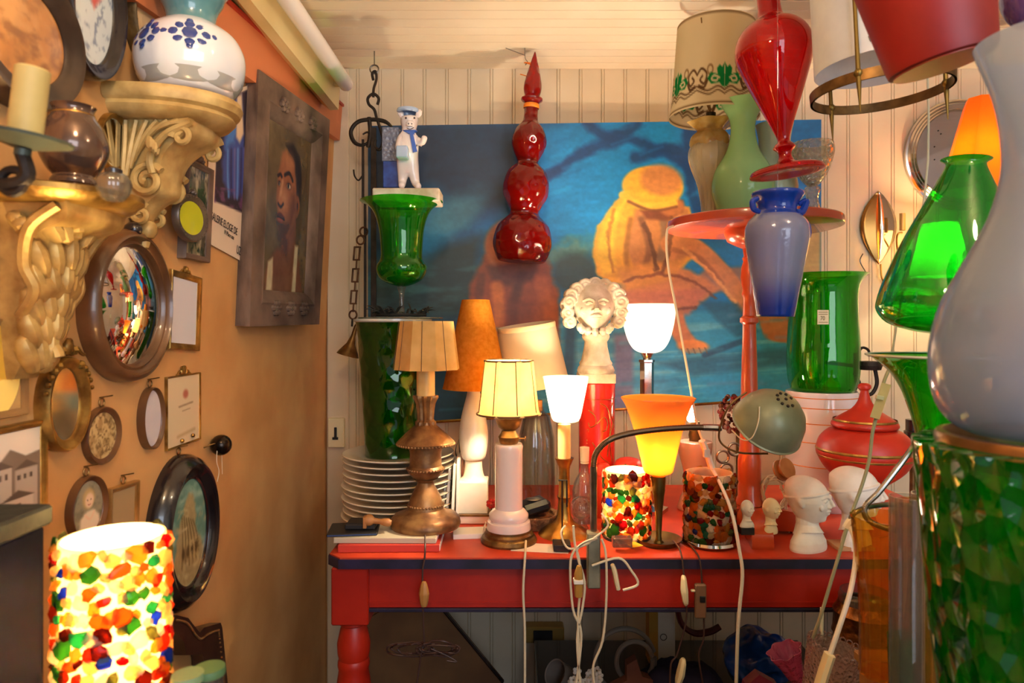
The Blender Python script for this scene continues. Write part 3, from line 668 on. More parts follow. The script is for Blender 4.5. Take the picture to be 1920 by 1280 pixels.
t.L('rim_foot', m_chrome, [(0, 1016), (48, 1016), (52, 1012), (50, 1007), (0, 1007)])
t.tube('cord', m_cordd, [(1290, 1016, -.03), (1304, 1034, -.095), (1312, 1050, -.112), (1316, 1090, -.115), (1320, 1190, -.115), (1310, 1230, -.115), (1322, 1300, -.115)], 1.5)
t.box('brown_switch', M('brown_switch', (124, 92, 70), .4), 1304, 1325, 1096, 1160, -.125, -.112, 2); t.box('rocker', m_black, 1313, 1323, 1118, 1130, -.128, -.12, 1)
mosaic(213, 1330, .66, 98, 1004, 'large blazing mosaic glass lamp of orange and white chips close to camera', 14, 330)
t = T('glass_chip_lamp', 'red glass bead lamp half hidden behind the sage dome', 'lamp', 1385, 945, 1.94)
g = G(); g.cc = (1, 1, 1)
for i in range(150):
    a = random.uniform(0, 2*PI); b = random.uniform(-1, 1); g.cc = tuple(lin(random.choice([(170, 70, 60), (120, 40, 36), (200, 140, 120), (150, 90, 60)])))
    rr = 34*t.k; g.ell((rr*math.cos(a)*math.sqrt(1-b*b*.7), rr*math.sin(a)*math.sqrt(1-b*b*.7), (945-775)*t.k+b*rr*.95), 5*t.k*random.uniform(.7, 1.2), 7)
g.build('bead_shade', m_chip, t.r)
g = G().tube([(0, 0, 0), (0, 0, 140*t.k)], 5*t.k, 10, 1); g.lathe([(0, 0), (26*t.k, 0), (22*t.k, 8*t.k), (0, 12*t.k)]); g.build('stem', m_brassd, t.r)
g = G()
for (a, b) in ((1355, 856), (1377, 842), (1362, 880)):
    c = t.p(a, b, -.04); g.tube([c+Vector((11*t.k*math.cos(u), 0, 11*t.k*math.sin(u))) for u in np.linspace(0, 2*PI, 13)], 2.4*t.k, 6, 2)
g.build('hanging_ring', m_steel, t.r)
# ================================================================= things on the left wall
def ring(g, a, b, prof, segs=56, rect=False):
    n0 = len(g.v); m = len(prof); S = 4 if rect else segs; v = []
    for i in range(S):
        for d, n in prof:
            if rect: sx, sy = ((-1, -1), (1, -1), (1, 1), (-1, 1))[i]; v.append((n, sx*(a-d), sy*(b-d)))
            else: t = 2*PI*i/S; v.append((n, (a-d)*math.cos(t), (b-d)*math.sin(t)))
    f = [(i*m+j, i*m+j+1, ((i+1) % S)*m+j+1, ((i+1) % S)*m+j) for i in range(S) for j in range(m-1)]
    g.add(v, f); return g
def ovalpic(name, a, b, n, fn, mat, parent, nr=26, ns=72, bulge=0):
    pts = []; 
    for i in range(nr+1):
        q = i/nr
        for j in range(ns): t = 2*PI*j/ns; pts.append((n+bulge*(1-q*q), a*q*math.cos(t), b*q*math.sin(t)))
    f = [(i*ns+j, i*ns+(j+1) % ns, (i+1)*ns+(j+1) % ns, (i+1)*ns+j) for i in range(nr) for j in range(ns)]
    pa = np.array(pts); me = bpy.data.meshes.new(name); me.from_pydata(pts, [], f)
    if fn: set_cols(me, fn((pa[:, 1]/a+1)/2, (1-pa[:, 2]/b)/2))
    me.shade_smooth(); me.materials.append(mat); o = bpy.data.objects.new(name, me); COL.objects.link(o); o.parent = parent; return o
def frame(kind, name, label, cat, x0, x1, y0, y1, rim, dep, mat, pic=None, pmat=None, pname='picture', prof=None, hook=False, crest=0, bulge=0, group=None, lean=0, off=.002, beadn=0):
    c = LW((x0+x1)/2, (y0+y1)/2); A = LW(x0, (y0+y1)/2); B = LW(x1, (y0+y1)/2); B.y = (B.x+dep*.3)*F/(x1-960)
    c.y = (A.y+B.y)/2; a = (B.y-A.y)/2; zc = c.y; b = (y1-y0)/2/F*zc; c.z = EYE+(HZ-(y0+y1)/2)/F*zc
    c.x = wx(c.z)+off
    t = empty(name, label, cat, c, group)
    t.rotation_euler = (0, math.atan(TILT) if c.z > EYE+.05 else 0, 0)
    if lean: t.rotation_euler.x = math.radians(lean)
    rim = rim*a if rim > .03 else rim; rect = kind == 'rect'
    pr = prof or [(0, 0), (0, dep*.8), (rim*.12, dep), (rim*.4, dep*.96), (rim*.6, dep*.8), (rim*.85, dep*.76), (rim, dep*.68), (rim, dep*.4)]
    if prof: pr = [(d*rim, n*dep) for d, n in prof]
    g = ring(G(), a, b, pr, rect=rect)
    if beadn:
        for i in range(beadn): q = 2*PI*i/beadn; g.ell((dep*.9, (a-rim*.35)*math.cos(q), (b-rim*.35)*math.sin(q)), rim*.16, 6)
    g.build('frame', mat, t, 50)
    ia, ib = a-rim+.001, b-rim+.001
    if rect:
        fn = pic or (lambda u, v: np.tile((230, 226, 226), (len(u), 1)))
        picture(pname, ((dep*.62, -ia, ib), (dep*.62, ia, ib), (dep*.62, ia, -ib), (dep*.62, -ia, -ib)), 60, 80, fn, pmat or m_paintg, t)
    else: ovalpic(pname, ia, ib, dep*(.45 if bulge else .62), pic, pmat or m_paintg, t, bulge=bulge)
    if crest:
        g = G(); s = crest
        g.ell((dep*.6, 0, b+s*.42), (dep*.5, s*.3, s*.42), 10)
        for sg in (-1, 1):
            g.ell((dep*.6, sg*s*.42, b+s*.25), (dep*.5, s*.2, s*.26), 8)
            g.tube([(dep*.6, sg*s*.5, b+s*.1), (dep*.6, sg*s*.8, b+s*.35), (dep*.6, sg*s*1.1, b+s*.12), (dep*.6, sg*s*1.35, b+s*.02)], s*.09, 6)
            g.tube([(dep*.6, sg*s*.15, b+s*.75), (dep*.6, sg*s*.4, b+s*.7), (dep*.6, sg*s*.45, b+s*.5), (dep*.6, sg*s*.3, b+s*.45)], s*.08, 6)
        g.build('carved_crest', mat, t)
    if hook:
        g = G(); r = .006
        g.tube([(.006, r*math.cos(u), b+r+r*math.sin(u)) for u in np.linspace(0, 2*PI, 13)], .0012, 6, 2); g.tube([(-.004, 0, b+.012), (.02, .004, b+.016)], .0011, 6, 1)
        g.build('hanging_ring', m_brassd, t)
    return t
def flat(col): return lambda u, v: np.tile(col, (len(u), 1))
# portrait of a man in a weathered frame, leaning off the wall
c4p = [P(487, 130, 1.50), P(620, 225, 1.93), P(600, 608, 1.93), P(470, 612, 1.50)]
o = (c4p[2]+c4p[3])/2
t = empty('portrait', 'large weathered wood framed portrait of a man turning his head', 'painting', o)
q = [np.array(p-o) for p in c4p]; ux = q[1]-q[0]; vy = q[3]-q[0]; n = np.cross(vy, ux); n /= np.linalg.norm(n)
if n[0] < 0: n = -n
def fp(u, v, d=0): return q[0]*(1-u)*(1-v)+q[1]*u*(1-v)+q[2]*u*v+q[3]*(1-u)*v+n*d
g = G(); pr = [(0, -.042), (0, -.002), (.02, 0), (.11, -.002), (.125, .001), (.16, -.006), (.185, -.012), (.20, -.022)]
hr = np.linalg.norm(ux)/np.linalg.norm(vy)
v = [fp(*{0: (d, d*hr), 1: (1-d, d*hr), 2: (1-d, 1-d*hr), 3: (d, 1-d*hr)}[i], z) for i in range(4) for d, z in pr]; m = len(pr)
g.add(v, [(i*m+j, i*m+j+1, ((i+1) % 4)*m+j+1, ((i+1) % 4)*m+j) for i in range(4) for j in range(m-1)])
m_weath = M('weathered_wood', (126, 102, 86), .6, 0, (74, 56, 46), 30, .5, 60, .004, stretch=(1, .3, .3))
g.build('frame', m_weath, t, 30)
g = G()
for vv in (.075, .925):
    for uu in (.3, .5, .7):
        c = fp(uu, vv, .001); g = G()
        for k in range(6): a = k*PI/3; g.ell(c+np.array(ux)*.035*math.cos(a)+np.array(vy)*.022*math.sin(a), .008, 6)
        g.ell(c, .008, 8); g.build('carved_rosette', m_weath, t)
def man(u, v):
    p = Paint(u*100, v*140, (104, 84, 52)); p.patch(30, 40, (84, 66, 42), .3, .7, 3); p.patch(22, 22, (122, 100, 62), .5, .75, 8, .6)
    S = (148, 92, 56); D = (88, 50, 32); Hh = (196, 138, 92)
    p.poly([(4, 140), (10, 118), (30, 104), (62, 98), (84, 112), (94, 140)], (116, 70, 44), 3); p.poly([(38, 80), (70, 64), (72, 104), (58, 120), (40, 108)], (122, 74, 46), 3); p.poly([(40, 82), (56, 96), (52, 112), (40, 106)], D, 4, .7)
    p.poly([(12, 116), (22, 112), (24, 140), (10, 140)], (206, 188, 148), 1.5); p.poly([(70, 98), (78, 98), (76, 140), (66, 140)], (206, 190, 150), 1.5); p.poly([(24, 128), (68, 124), (66, 140), (22, 140)], (122, 78, 50), 3)
    p.poly([(26, 40), (34, 22), (48, 14), (64, 18), (74, 32), (76, 52), (72, 66), (66, 78), (52, 92), (40, 96), (32, 90), (28, 74), (24, 62)], S, 2)
    p.poly([(40, 14), (56, 10), (72, 18), (80, 36), (78, 58), (70, 58), (66, 40), (60, 26), (46, 20)], (38, 26, 20), 2.5); p.oval(72, 62, 4.5, 9, (150, 92, 58), 1.5); p.oval(72, 62, 2, 5, (100, 56, 36), 1.5)
    p.oval(46, 28, 12, 8, (176, 114, 72), 5, .9); p.oval(40, 62, 8, 10, Hh, 5, .6); p.poly([(62, 50), (70, 66), (60, 84), (46, 92), (54, 74)], D, 5, .7); p.poly([(26, 78), (52, 82), (46, 95), (34, 95)], (66, 40, 28), 4, .8)
    p.curve([(40, 40), (50, 37), (58, 42)], 1.6, (40, 24, 18), 1); p.curve([(26, 43), (31, 41), (34, 43)], 1.4, (44, 26, 20), 1)
    p.oval(50, 48, 5.4, 2.8, (70, 40, 28), 1.2); p.oval(50, 48.4, 4, 1.8, (214, 190, 160), .8); p.oval(49, 48.3, 1.8, 1.8, (24, 16, 14), .6); p.oval(29, 49, 3.2, 2.4, (76, 44, 30), 1); p.oval(29, 49.4, 2.2, 1.5, (200, 172, 140), .7); p.oval(28.6, 49.3, 1.3, 1.4, (24, 16, 14), .5)
    p.curve([(36, 46), (33, 56), (31, 64)], 2.2, Hh, 1.6, .9); p.curve([(29, 66), (34, 68), (39, 65)], 1.5, (66, 36, 24), 1); p.oval(33, 63, 4, 3, (170, 108, 68), 1.5, .8)
    p.curve([(28, 76), (34, 74.5), (42, 77)], 1.6, (96, 44, 36), 1); p.oval(34, 79, 6, 2.2, (156, 82, 66), 1.2); p.curve([(28, 77), (34, 77), (43, 78)], .6, (40, 20, 16), .6)
    p.grain(.12, 8, 8); return p.c
picture('portrait_canvas', (fp(.19, .19*hr, -.018), fp(.81, .19*hr, -.018), fp(.81, 1-.19*hr, -.018), fp(.19, 1-.19*hr, -.018)), 120, 170, man, m_paintg, t)
# convex round mirror
t = frame('oval', 'convex_mirror', 'round convex mirror in a deep brown wooden frame', 'mirror', 136, 304, 430, 716, .016, .032, m_brown, None, m_mirror, 'mirror_glass', bulge=.028,
      prof=[(0, 0), (0, .5), (.25, .9), (.7, 1), (.9, .75), (1.15, .7), (1.4, .8), (1.7, .6), (1.8, .3)])
G().ell((.02, 0, .118), (.014, .012, .012), 12).build('top_knob', m_dark, t)
# poster for a gallery show
A = P(386, 200, LW(386, 320).y); zs = [LW(386, 320).y, LW(476, 320).y]
c = [Vector((wx(Z_)+.004, z_, Z_)) for z_, Z_ in ((zs[0], EYE+(HZ-190)/F*zs[0]), (zs[1], EYE+(HZ-150)/F*zs[1]), (zs[1], EYE+(HZ-500)/F*zs[1]), (zs[0], EYE+(HZ-452)/F*zs[0]))]
t = empty('poster', 'paper gallery poster with a woman in blue, beside the man portrait', 'poster', c[3])
def post(u, v):
    p = Paint(u*100, v*160, (226, 204, 178)); p.poly([(14, 4), (92, 4), (92, 118), (14, 112)], (44, 30, 46), 1)
    p.poly([(26, 6), (60, 6), (72, 60), (76, 100), (44, 104), (28, 84)], (58, 76, 150), 3, 1, 5, 10); p.poly([(30, 14), (48, 10), (50, 50), (30, 56)], (70, 120, 196), 3, 1, 5, 8); p.poly([(50, 6), (60, 6), (68, 44), (60, 52), (52, 46)], (214, 190, 160), 2)
    for k in range(6): p.curve([(36+k*7, 58), (38+k*7, 84), (42+k*6, 104)], 1.6, [(90, 140, 210), (44, 40, 90), (110, 100, 160)][k % 3], 1.5)
    p.patch(10, 6, (120, 70, 110), .5, .7, 3, .8, (p.y > 96)*(p.y < 114)*(p.x > 14)*1.)
    for k in range(5): p.curve([(78, 18+k*9), (84, 22+k*9), (80, 26+k*9)], 1, (206, 200, 196), .8)
    return p.c
picture('printed_sheet', c, 70, 110, post, m_paper, t, c[3])
xd = (c[2]-c[3]).normalized(); ud = (c[0]-c[3]).normalized(); nn = Vector((.0015, 0, 0)); m_ink = M('poster_ink', (44, 36, 36), .8); W_ = (c[2]-c[3]).length; H_ = (c[0]-c[3]).length
def pp(u, v): return (c[3]*(1-u)+c[2]*u)*(1-v)+(c[0]*(1-u)+c[1]*u)*v-c[3]+nn
text('lettering', 'GALERIE ELOGE DE', pp(.06, .175), xd, ud, .022, m_ink, t, sx=.72)
text('lettering', '19 Place aux', pp(.34, .11), xd, ud, .013, m_ink, t, sx=.8); text('lettering', 'UZES', pp(.62, .03), xd, ud, .026, m_ink, t, sx=.7)
# small frames
def gray(cols, seed, sc):
    def fn(u, v):
        p = Paint(u*100, v*140, cols[0]); p.patch(sc, sc*1.3, cols[1], .4, .6, seed); p.patch(sc*.5, sc*.6, cols[2], .5, .7, seed+3, .9); return p.c
    return fn
def town(u, v):
    p = Paint(u*100, v*140, (232, 220, 204)); p.poly([(0, 40), (20, 34), (45, 44), (60, 26), (80, 40), (100, 36), (100, 140), (0, 140)], (120, 106, 92), 1)
    for a, b, w, h, k in ((4, 60, 26, 40, 200), (34, 52, 28, 50, 188), (66, 58, 30, 60, 176), (10, 96, 30, 40, 206), (50, 100, 40, 40, 196)):
        p.poly([(a, b), (a+w, b), (a+w, b+h), (a, b+h)], (k, k-12, k-26), .8); p.poly([(a-2, b), (a+w/2, b-12), (a+w+2, b)], (84, 72, 62), .8)
        for i in range(3): p.poly([(a+3+i*8, b+8), (a+7+i*8, b+8), (a+7+i*8, b+16), (a+3+i*8, b+16)], (72, 62, 54), .5)
    return p.c
def lady(u, v):
    p = Paint(u*100, v*140, (150, 146, 124)); p.patch(20, 20, (116, 116, 98), .4, .6); p.oval(52, 46, 20, 26, (196, 170, 120), 4); p.oval(54, 52, 14, 19, (236, 208, 180), 3); p.poly([(20, 140), (26, 92), (46, 78), (66, 78), (86, 96), (92, 140)], (236, 222, 200), 4); p.curve([(40, 86), (56, 100), (70, 84)], 3, (240, 210, 186), 2); p.oval(48, 50, 2, 1.4, (60, 50, 46), .8); p.oval(59, 50, 2, 1.4, (60, 50, 46), .8); p.curve([(50, 62), (54, 63), (58, 62)], 1, (170, 90, 80), .8); return p.c
def ruin(u, v):
    p = Paint(u*100, v*160, (104, 152, 136)); p.patch(40, 14, (150, 186, 166), .5, .7, 2); p.poly([(0, 160), (14, 90), (34, 40), (52, 22), (66, 34), (70, 80), (96, 130), (100, 160)], (176, 160, 112), 3, 1, 5, 12)
    for i in range(6): p.curve([(30+i*6, 50+i*3), (32+i*8, 90), (30+i*10, 130)], 1.4, (110, 96, 62), 1.2, .8)
    for i in range(4): p.oval(34+i*12, 108, 4, 9, (80, 68, 44), 1.5, .8)
    p.patch(14, 9, (206, 192, 144), .55, .75, 4, .7, (p.y > 40)*1.); p.grain(.1, 6, 6); return p.c
def posy(u, v):
    p = Paint(u*100, v*140, (206, 214, 214)); p.patch(8, 8, (120, 130, 150), .6, .75, 2, .8); p.poly([(20, 10), (60, 0), (80, 40), (50, 70), (30, 50)], (206, 86, 70), 4); return p.c
frame('oval', 'oval_picture', 'black oval frame with white porcelain plaque and red bloom', 'picture frame', 86, 214, -120, 148, .34, .03, m_dark, posy, hook=False)
frame('oval', 'oval_picture', 'big dark oval frame at the wall corner above the candle', 'picture frame', -120, 131, -70, 200, .30, .034, M('smoky_brown', (92, 74, 58), .35, .3, (58, 46, 38), 14), gray(((206, 150, 92), (190, 128, 70), (150, 100, 60)), 3, 30))
frame('oval', 'oval_picture', 'thin carved oval frame beside the blue and white vase', 'picture frame', 226, 300, -90, 112, .24, .02, M('carved_olive', (104, 82, 44), .5, .4, (60, 46, 26), 40, .5, 90), flat((206, 166, 118)), beadn=26)
frame('oval', 'oval_mirror', 'little gilt oval mirror behind the brown lustre jug', 'mirror', 172, 236, 213, 322, .2, .012, m_gold, None, m_mirror, 'mirror_glass', beadn=30)
frame('oval', 'round_picture', 'round beaded pewter frame holding lime yellow card', 'picture frame', 287, 353, 364, 453, .22, .012, M('pewter', (112, 100, 90), .4, .7), flat((206, 206, 40)), pname='yellow_card', beadn=30, crest=.012, off=.03)
frame('rect', 'framed_picture', 'carved dark wooden frame with old street photograph and green figure', 'picture frame', 331, 385, 306, 488, .22, .018, m_weath, gray(((176, 160, 132), (92, 80, 66), (52, 60, 40)), 8, 22), crest=.018)
frame('rect', 'framed_picture', 'narrow gilt frame with blank white card and ribbon crest', 'picture frame', 306, 368, 512, 656, .2, .012, m_gold, flat((226, 222, 228)), pname='white_card', crest=.016, lean=-4)
def card(u, v):
    p = Paint(u*100, v*140, (236, 212, 172)); p.oval(56, 38, 8, 9, (206, 120, 96), 3); p.curve([(36, 62), (78, 58)], 1.6, (170, 140, 110), 1.5); p.curve([(46, 72), (70, 70)], 1, (180, 150, 120), 1); p.curve([(32, 122), (84, 116)], 3, (206, 176, 134), 3); return p.c
t = frame('rect', 'framed_picture', 'glass fronted cream card holder with gilt ribbon crest', 'picture frame', 304, 370, 702, 834, .05, .008, m_gold, card, pname='cream_card', crest=.02)
G().ell((.008, -.012, -.055), .004, 8).ell((.008, .03, -.052), .004, 8).build('ball_foot', m_brass, t)
t = frame('oval', 'oval_mirror', 'gilt oval mirror with carved flower swags, low beside big mirror', 'mirror', 56, 150, 668, 846, .34, .022, m_gold, None, M('foxed_mirror', (196, 182, 150), .10, .9, (150, 136, 110), 12), 'mirror_glass', crest=.03)
g = G()
for sg in (-1, 1):
    for i in range(5): q = math.radians(90-sg*(28+i*11)); g.ell((.02, .049*math.cos(q), .058*math.sin(q)), .006-.0006*i, 7)
g.build('flower_swag', m_gold, t)
frame('oval', 'oval_picture', 'small bronze oval frame with engraved landscape, hung by ring', 'picture frame', 146, 217, 762, 870, .2, .012, m_brown, gray(((206, 178, 122), (170, 140, 90), (120, 96, 60)), 5, 14), hook=True)
frame('oval', 'oval_picture', 'small deep brown oval frame with blank white card', 'picture frame', 251, 297, 726, 842, .16, .016, m_brown, flat((216, 208, 214)), pname='white_card', hook=True)
frame('oval', 'oval_picture', 'small oval frame with painted lady in white', 'picture frame', 115, 190, 892, 1012, .18, .014, m_brown, lady, pname='miniature', hook=True)
frame('rect', 'framed_picture', 'plain gilt frame with empty grey card, tilted on its hook', 'picture frame', 191, 250, 908, 1030, .2, .012, M('pale_gilt', (196, 152, 88), .4, .5, (160, 118, 60), 20), flat((176, 150, 110)), pname='grey_card', hook=True, lean=-3)
t = frame('oval', 'oval_picture', 'large glossy black oval frame with painting of a ruined tower', 'picture frame', 264, 391, 852, 1142, .40, .04, m_dark, ruin, pname='oval_painting', hook=True,
      prof=[(0, 0), (0, .4), (.15, .75), (.4, 1), (.6, .9), (.75, .6), (.92, .72), (1, .68), (1, .4)])
a = ring(G(), .068, .105, [(0, .016), (.0, .02), (.003, .021), (.005, .016)]); a.build('gilt_slip', m_gold, t).scale = (1, 1, 1)
t = frame('rect', 'framed_picture', 'gilt frame with old photograph of a town, under yellow oval', 'picture frame', -110, 74, 800, 1010, .12, .014, m_gold, town, pname='photograph', crest=.0)
t = frame('rect', 'framed_picture', 'brown board frame with glowing yellow oval picture', 'picture frame', -130, 40, 596, 790, .14, .012, M('putty_brown', (150, 112, 66), .5, .2), gray(((150, 116, 70), (140, 104, 60), (130, 100, 60)), 4, 30), pname='mount')
g = ovalpic('yellow_oval', .042, .058, .008, lambda u, v: np.where((v < .62)[:, None], np.array([[226, 178, 66]]), np.array([[236, 214, 110]]))*np.ones((len(u), 3)), m_paintg, t); g.location = (0, .012, 0)
# dark iron bellows knob and cords hung by the black oval frame
c = LW(394, 834)
t = empty('ball_ornament', 'dark metal ball on a wire beside the cream card holder', 'ornament', c+Vector((.022, 0, 0)))
G().ell((0, 0, 0), .021, 20).build('ball', M('dark_silvered', (74, 60, 48), .22, .8, (40, 32, 26), 20), t)
G().tube([(-.022, -.03, .0), (-.005, -.02, .006), (0, -.012, .004)], .0014, 6).build('wire', m_brassd, t)
g = G(); g.tube([(0, -.018, -.004), (0, -.02, -.03), (.002, -.014, -.05), (0, -.018, -.07)], .0008, 5); g.tube([(0, .004, -.02), (0, .006, -.06)], .0006, 5); g.build('string', m_cord, t)
# carved chair back standing at the wall
c = LW(385, 1240); c.x += .03
t = empty('chair_back', 'dark carved chair back with beaded edge below the black oval frame', 'chair', Vector((c.x, c.y, .45)))
X_ = c.x
def CB(px, py): z = X_*F/(px-960); return (z-c.y, EYE+(HZ-py)/F*z-c.z)
pts = [CB(*q) for q in [(262, 1215), (296, 1168), (332, 1153), (353, 1158), (370, 1180), (375, 1185), (383, 1176), (414, 1167), (417, 1176), (429, 1300), (436, 1500), (392, 1500), (384, 1300), (382, 1234), (379, 1226), (350, 1228), (345, 1204), (329, 1184), (300, 1200), (270, 1240)]]
hz = c.z-.45
G().prism([(x, z+hz) for x, z in pts], .022, 'y', M_=Matrix.Rotation(PI/2, 4, 'Z')).build('carved_rail', M('dark_carved_oak', (70, 46, 36), .35, 0, (44, 28, 24), 25, coat=.3), t)
g = G()
q = smooth_pts([CB(*w_) for w_ in [(330, 1162), (350, 1168), (366, 1190), (376, 1197), (390, 1188), (407, 1182), (410, 1192), (420, 1290)]], 12)
for x, z in q[::1]: g.ell((.0012, x, z+hz), .0024, 5)
g.build('beading', m_sil, t)

# ================================================================= wall brackets
def shelf_poly(hw, pr, n=22): return [(-hw, 0)]+[(-hw*math.cos(PI*i/n), pr*math.sin(PI*i/n)**.8) for i in range(1, n)]+[(hw, 0)]
def shelf(g, hw, pr, th, steps):
    rows = []
    for s, z in steps: rows.append([(b*s, a*s, z) for a, b in shelf_poly(hw, pr)])
    m = len(rows[0]); v = [p for r in rows for p in r]
    f = [(i*m+j, i*m+(j+1) % m, (i+1)*m+(j+1) % m, (i+1)*m+j) for i in range(len(rows)-1) for j in range(m)]+[tuple(range(m)), tuple(range(len(v)-1, len(v)-m-1, -1))]
    g.add(v, f); return g
def spiral(c, r, turns, y, n=26, flip=1, ph=0): return [(c[0]+flip*r*(1-.8*i/n)*math.cos(ph+2*PI*turns*i/n), y, c[1]+r*(1-.8*i/n)*math.sin(ph+2*PI*turns*i/n)) for i in range(n+1)]
def corbel(g, prof, hw0, hw1):
    """S-shaped console: prof (n, v) front line top to bottom; half width from hw0 to hw1"""
    P_ = smooth_pts(prof, 4); n = len(P_); v = []; f = []
    for i, (a, b) in enumerate(P_):
        w = hw0+(hw1-hw0)*i/(n-1); v += [(-.008, -w, b), (a, -w, b), (a+.006, -w*.5, b), (a+.008, 0, b), (a+.006, w*.5, b), (a, w, b), (-.008, w, b)]
    for i in range(n-1):
        for j in range(6): f.append((i*7+j, i*7+j+1, (i+1)*7+j+1, (i+1)*7+j))
    f += [tuple(range(7)), tuple(range(n*7-1, n*7-8, -1))]; g.add(v, f)
zc = 1.085; Zt = EYE+(HZ-183)/F*1.07; xw = wx(Zt)
t = empty('wall_bracket', 'cream gilt carved scroll bracket under the blue and white vase', 'bracket', (xw, zc, Zt))
shelf(G(), .098, .158, .03, [(.9, 0), (1.0, -.003), (1.02, -.012), (.99, -.022), (.93, -.026), (.95, -.032), (.9, -.04), (.8, -.046)]).build('shelf', m_goldy, t, 40)
g = G(); corbel(g, [(.108, -.044), (.104, -.062), (.078, -.078), (.060, -.098), (.052, -.125), (.050, -.15), (.030, -.165), (.012, -.19)], .055, .022); g.build('scroll_body', m_goldy, t)
g = G()
for y in (-.056, .056):
    s = 1 if y < 0 else -1
    g.tube(spiral((.036, -.135), .026, 1.6, y*.72, ph=.6), .006, 7, 1); g.tube(spiral((.018, -.185), .016, 1.4, y*.45, ph=.8), .005, 7, 1); g.tube(spiral((.094, -.072), .016, 1.3, y*.95, flip=-1), .005, 7, 1)
    g.tube([(.110, y*.98, -.05), (.07, y*.95, -.068), (.045, y*.88, -.10), (.046, y*.8, -.125)], .006, 7)
    for k in range(7): a = k/6; g.tube([(.006+.004*k, y*(1-.05*k), -.142+.012*k), (.010+.010*k, y*1.0, -.09+.006*k), (.012+.016*k, y*1.02, -.048)], .0042, 6)
for k in range(7): g.ell((.065-.004*k, -.048+.0*k+.014*(k-3), -.09), (.006, .004, .01), 6)
g.ell((.016, 0, -.205), (.014, .014, .016), 10); g.ell((.01, 0, -.225), (.009, .009, .012), 8)
g.build('acanthus_carving', m_goldy, t)
t = T('vase', 'blue and white porcelain gourd vase on the cream gilt bracket', 'vase', 358, 184, 1.072)
m_por = M('porcelain', (222, 226, 232), .12, 0, coat=.6); m_blue = M('cobalt_blue', (44, 68, 138), .2, coat=.5)
t.L('body', m_por, [(0, 184), (60, 184), (78, 172), (92, 150), (97, 122), (94, 98), (80, 72), (58, 54), (44, 46)], sm=3, wob=lambda a, z: 1+.012*math.cos(8*a)); 
t.L('teal_collar', M('teal_glaze', (70, 122, 132), .2, 0, (96, 146, 152), 20, coat=.5), [(45, 47), (43, 40), (44, 30), (48, 18), (56, 4), (60, -10)])
t.L('upper_bulb', m_por, [(60, -9), (72, -30), (70, -70), (40, -110), (22, -130), (26, -140)], sm=3)
t.L('grey_band', M('grey_glaze', (170, 172, 170), .15, coat=.5), [(73, 176.5), (79.5, 171.5), (91, 153)], sm=3)
for az in (-118, -66):
    g = G(); 
    for dx, dy, rr in [(0, 0, .011)]+[(.02*math.cos(i*PI/4)*1.15, .014*math.sin(i*PI/4), .0075) for i in range(8)]+[(-.034, 0, .005), (.034, 0, .005), (0, .021, .005), (0, -.021, .005)]:
        a = math.radians(az)+dx/.078; z = (184-96)*t.k+dy; R = np.interp(z/t.k, [20, 62, 86, 112, 130], [88, 97, 94, 80, 58])*t.k
        tilt = Matrix.Rotation(a, 4, 'Z') @ Matrix.Rotation(-math.radians(25), 4, 'Y') @ Matrix.Diagonal((.0015, rr, rr, 1))
        g.ell((R*math.cos(a), R*math.sin(a), z), 1, 9, tilt)
    g.build('painted_medallion', m_blue, t.r)
zc = .83; Zt = EYE+(HZ-352)/F*.80; xw = wx(Zt)
t = empty('wall_bracket', 'gold leaf acanthus bracket under the brown lustre jug', 'bracket', (xw, zc, Zt))
shelf(G(), .10, .145, .03, [(.92, 0), (1.0, -.003), (1.0, -.009), (.95, -.014), (.93, -.018), (.85, -.022)]).build('shelf', m_gold, t, 40)
g = G(); corbel(g, [(.10, -.02), (.095, -.04), (.06, -.055), (.05, -.09), (.056, -.12), (.035, -.15), (.03, -.19), (.012, -.225)], .06, .02); g.build('scroll_body', m_gold2, t)
g = G()
for i in range(22):
    a = random.uniform(-1, 1); g.ell((.085-.02*abs(a)-.001*i, a*.058, -.03-random.uniform(0, .026)), (.012, random.uniform(.007, .012), random.uniform(.012, .02)), 8, Matrix.Rotation(-a*1.2, 4, 'X'))
for row in range(5):
    for k in range(-2, 3): g.ell((.064-.006*row-.006*abs(k), k*(.018-.002*row), -.072-.028*row-.006*abs(k)), (.013, .0105, .027), 10, Matrix.Rotation(-.22*k, 4, 'X'))
g.tube(spiral((.03, -.20), .022, 1.4, 0), .007, 8, 1)
for s in (-1, 1): g.tube([(.09, s*.06, -.025), (.06, s*.062, -.05), (.045, s*.05, -.09), (.05, s*.04, -.12), (.03, s*.035, -.15)], .007, 7)
g.build('acanthus_carving', m_gold2, t)
t = T('jug', 'brown lustre glazed jug on the gold leaf bracket', 'jug', 138, 348, .80)
m_lus = M('lustre_glaze', (112, 88, 76), .16, .5, (70, 54, 48), 9, coat=.4)
t.L('body', m_lus, [(0, 349), (36, 349), (38, 338), (34, 330), (44, 318), (57, 290), (58, 268), (50, 240), (38, 222), (34, 208), (38, 200), (35, 202), (30, 210), (34, 224)], sm=3)
G().tube([t.p(100, 230), t.p(86, 240), t.p(84, 262), t.p(96, 276)], .005, 8).build('handle', m_brass, t.r)
t.L('gold_band', m_gold, [(38.5, 223), (36.5, 219), (35.5, 215)])
t = T('glass_stopper', 'cloudy glass bottle stopper on the gold leaf bracket edge', 'glass', 213, 376, .775)
m_clear = GL('clear_glass', (238, 238, 236), own=(226, 220, 212), own_f=.06)
t.L('bowl', m_clear, [(0, 377), (14, 377), (24, 366), (30, 348), (26, 332), (14, 324)], sm=3, th=2, wob=lambda a, z: 1+.05*math.cos(9*a)); t.L('cap', m_dark, [(0, 326), (15, 326), (15, 318), (8, 314), (0, 314)])
